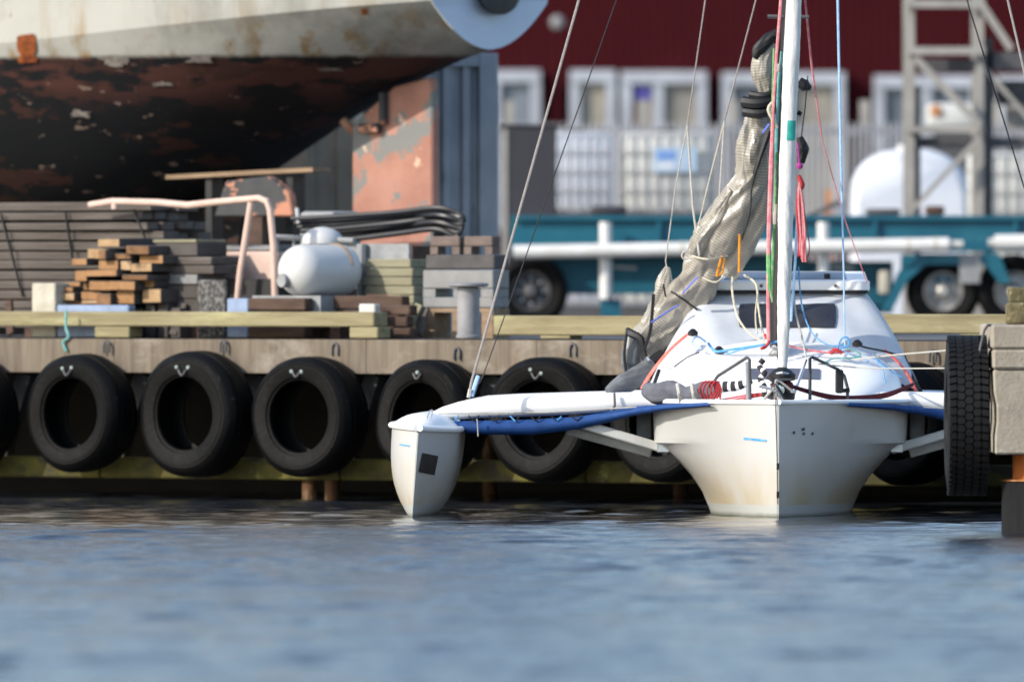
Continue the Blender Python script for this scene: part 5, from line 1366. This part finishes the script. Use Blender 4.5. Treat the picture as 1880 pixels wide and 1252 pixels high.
# steel tower
SY = 176.0
tw = thing('steel_tower', 'grey steel stair tower frame at the right with diagonal braces', 'scaffold', (P(1740, 0, SY).x, SY, GZ))
def st(name, a, b_, w, mat='steelwarm', dy=0, h=None):
    pa = P(a[0], a[1], SY); pb = P(b_[0], b_[1], SY); pa.y += dy; pb.y += dy
    MB().bar(pa, pb, w, h or w, (0, 1, 0)).build(name, mat, tw)
for px, w in ((1672, .10), (1799, .10)):
    pa = P(px, 0, SY); 
    for dy in (0, 1.6): MB().bb((pa.x - w / 2, SY + dy, GZ), (pa.x + w / 2, SY + dy + .12, 7.0)).build('tower_post', 'steelwarm', tw)
for px, w in ((1683, .10), (1813, .14)):
    pa = P(px, 0, SY); MB().bb((pa.x - w / 2, SY + .13, GZ), (pa.x + w / 2, SY + .35, 5.2 if px > 1700 else 4.6)).build('inner_post', 'steeldark', tw)
for y, h in ((8, .10), (94, .10), (238, .08), (-90, .1)): st('ledger', (1664, y), (1808, y), h, dy=-.062)
st('ledger', (1690, 262), (1960, 262), .13, 'steeldark', .24); st('ledger', (1815, 112), (1960, 112), .22, 'steeldark', .24); st('ledger', (1690, 120), (1800, 120), .16, 'steeldark', .5)
st('brace', (1680, 108), (1800, 232), .09, dy=-.18); st('brace', (1668, 392), (1800, 250), .06, dy=-.18); st('brace', (1803, 12), (1856, 92), .09, dy=-.1); st('brace', (1812, 130), (1960, 300), .06, 'steelwarm', dy=.1)
for px in (1945,):
    pa = P(px, 0, SY); MB().bb((pa.x - .06, SY, GZ), (pa.x + .06, SY + .12, 7.0)).build('tower_post', 'steelwarm', tw)
st('tread_plate', (1835, 170), (1960, 170), .3, 'steeldark', .5, .05); st('tread_plate', (1850, 215), (1960, 215), .3, 'steelwarm', .7, .05)
# bar fence
FY = 200.0
fe = thing('bar_fence', 'light grey vertical bar fence across the yard behind the totes', 'fence', (P(1300, 0, FY).x, FY, GZ))
fx0, fx1 = P(900, 0, FY).x, P(1990, 0, FY).x; ox = P(1300, 0, FY).x
zt = P(0, 226, FY).z - GZ
bar0 = MB().bb((-.016, -.016, .1), (.016, .016, zt)).build('bar', 'galv', fe, True, smooth=0)
nb = int((fx1 - fx0) / .085)
for k in range(nb):
    o = bar0 if k == 0 else bar0.copy()
    if k: COL.objects.link(o); o.parent = fe
    o.location = (fx0 - ox + k * .085, 0, 0)
for z in (.25, zt - .12): MB().bb((fx0 - ox, .018, z - .05), (fx1 - ox, .05, z + .05)).build('rail', 'galv', fe, True)
for px in (935, 1180, 1345, 1588, 1830): 
    x = P(px, 0, FY).x - ox; MB().bb((x - .07, .052, 0), (x + .07, .19, zt + .32)).build('post', 'steelwarm', fe, True)
# red barn with white loading frames
RY = 232.0
barn = thing('red_barn', 'large dark red corrugated metal hall filling the background', 'building', (P(1300, 0, RY).x, RY, GZ))
x0, x1 = P(-700, 0, RY).x, P(2300, 0, RY).x
prof = []; x = x0
while x < x1: prof += [(x, 0), (x + .09, 0), (x + .10, .012), (x + .13, .012), (x + .14, 0)]; x += .14
m = MB().loft([[Vector((a, RY - b_, GZ)) for a, b_ in prof], [Vector((a, RY - b_, 11.0)) for a, b_ in prof]]); m.build('corrugated_wall', 'redpaint', barn, smooth=0)
MB().bb((x0, RY + .05, GZ), (x1, RY + 18, 10.9)).build('hall_body', 'redpaint', barn)
rp = [Vector((x0 - .4, RY - .5, 11.0)), Vector((x0 - .4, RY + 9, 14)), Vector((x0 - .4, RY + 18.5, 11.0)), Vector((x0 - .4, RY + 18.5, 10.95)), Vector((x0 - .4, RY + 9, 13.9)), Vector((x0 - .4, RY - .5, 10.93))]
MB().prism(rp, (x1 - x0 + .8, 0, 0)).build('roof', 'steeldark', barn)
def rb(name, mat, px0, px1, py0, py1, d0, d1, parent=barn, bevel=0):
    a = P(px0, py0, RY); b_ = P(px1, py1, RY); a.y = RY + d0; b_.y = RY + d1
    return MB().bb(a, b_).build(name, mat, parent, bevel=bevel)
for (a, b_, top, splits, panes) in ((900, 992, 130, [], ['pane_grey']), (1046, 1130, 130, [], ['pane_tan']), (1140, 1297, 132, [1208], ['pane_tan', 'pane_tan']), (1325, 1550, 134, [1440], ['pane_grey', 'pane_tan']), (1604, 1800, 140, [1700], ['pane_grey', 'pane_grey']), (1830, 2000, 140, [], ['pane_tan'])):
    f = rb('loading_frame', 'framewhite', a, b_, top, top + 22, -.45, -.04)
    xs = [a] + splits + [b_]
    for i, x in enumerate(xs): rb('frame_post', 'framewhite', x - (0 if i == 0 else 9 if i < len(xs) - 1 else 18), x + (18 if i == 0 else 9 if i < len(xs) - 1 else 0), top + 22.3, 420, -.42, -.05, f)
    for i in range(len(xs) - 1):
        rb('pane', panes[i], xs[i] + (19 if i == 0 else 10), xs[i + 1] - (19 if i == len(xs) - 2 else 10), top + 22.4, 420, -.30, -.25, f)
        if a == 1140 and i == 0: rb('pane_sign', 'signblue', xs[i] + 22, xs[i + 1] - 14, top + 27, top + 52, -.33, -.31, f); rb('door_poster', 'rustmetal', xs[i] + 22, xs[i + 1] - 26, top + 60, top + 120, -.33, -.31, f)
t = thing('yard_lamp', 'small round grey lamp on a pole against the red hall', 'lamp', (P(1024, 0, RY - 3).x, RY - 3, GZ))
a = P(1024, 42, RY - 3); MB().tube([Vector((a.x, a.y, GZ)), Vector((a.x, a.y, a.z))], .04, 8).build('lamp_pole', 'redpaint', t)
MB().lathe([(0, .12), (.09, .08), (.12, 0), (.09, -.08), (0, -.12)], 14, 'Z', c=a).build('lamp_globe', 'coolgrey', t)
t = thing('yellow_marker', 'small yellow and red marker on the yard right of the mast', 'marker', P(1522, 400, 188))
MB().bb(P(1516, 348, 188), P(1528, 372, 188) + Vector((0, .1, 0))).build('marker_top', 'orangepaint', t); MB().bb(P(1514, 372.4, 188.02), (P(1528, 0, 188).x, 188.09, GZ)).build('marker_pole', 'rustmetal', t)

# loose offcuts lying about between the stacks
rnd = random.Random(21)
spots = [(20, 'darkwood', 'dark offcut lying below the tall plank stack'), (318, 'oldplank', 'grey offcut in front of the grey board stack'), (392, 'palletwood', 'tan offcut leaning by the speckled dark sheet'), (742, 'greenplank', 'greenish offcut beside the wooden pallet runner'), (768, 'oldplank', 'short grey offcut left of the plastic pallets'), (640, 'coolgrey', 'grey metal strip leaning right of the tank')]
for i, (px, mt, lab) in enumerate(spots):
    v = -.75 - .05 * i
    t = thing('offcut', lab, 'offcut', Q(U(px, v), v, GZ), -TH, 'loose offcuts on the quay')
    a = rnd.uniform(-.5, .5); l = rnd.uniform(.25, .42)
    MB().bar((0, 0, .03), (l * math.sin(a), .12, l * math.cos(a) * .9 + .05), .09, .04, (0, 1, 0)).build('board', mt, t, True, bevel=.004)
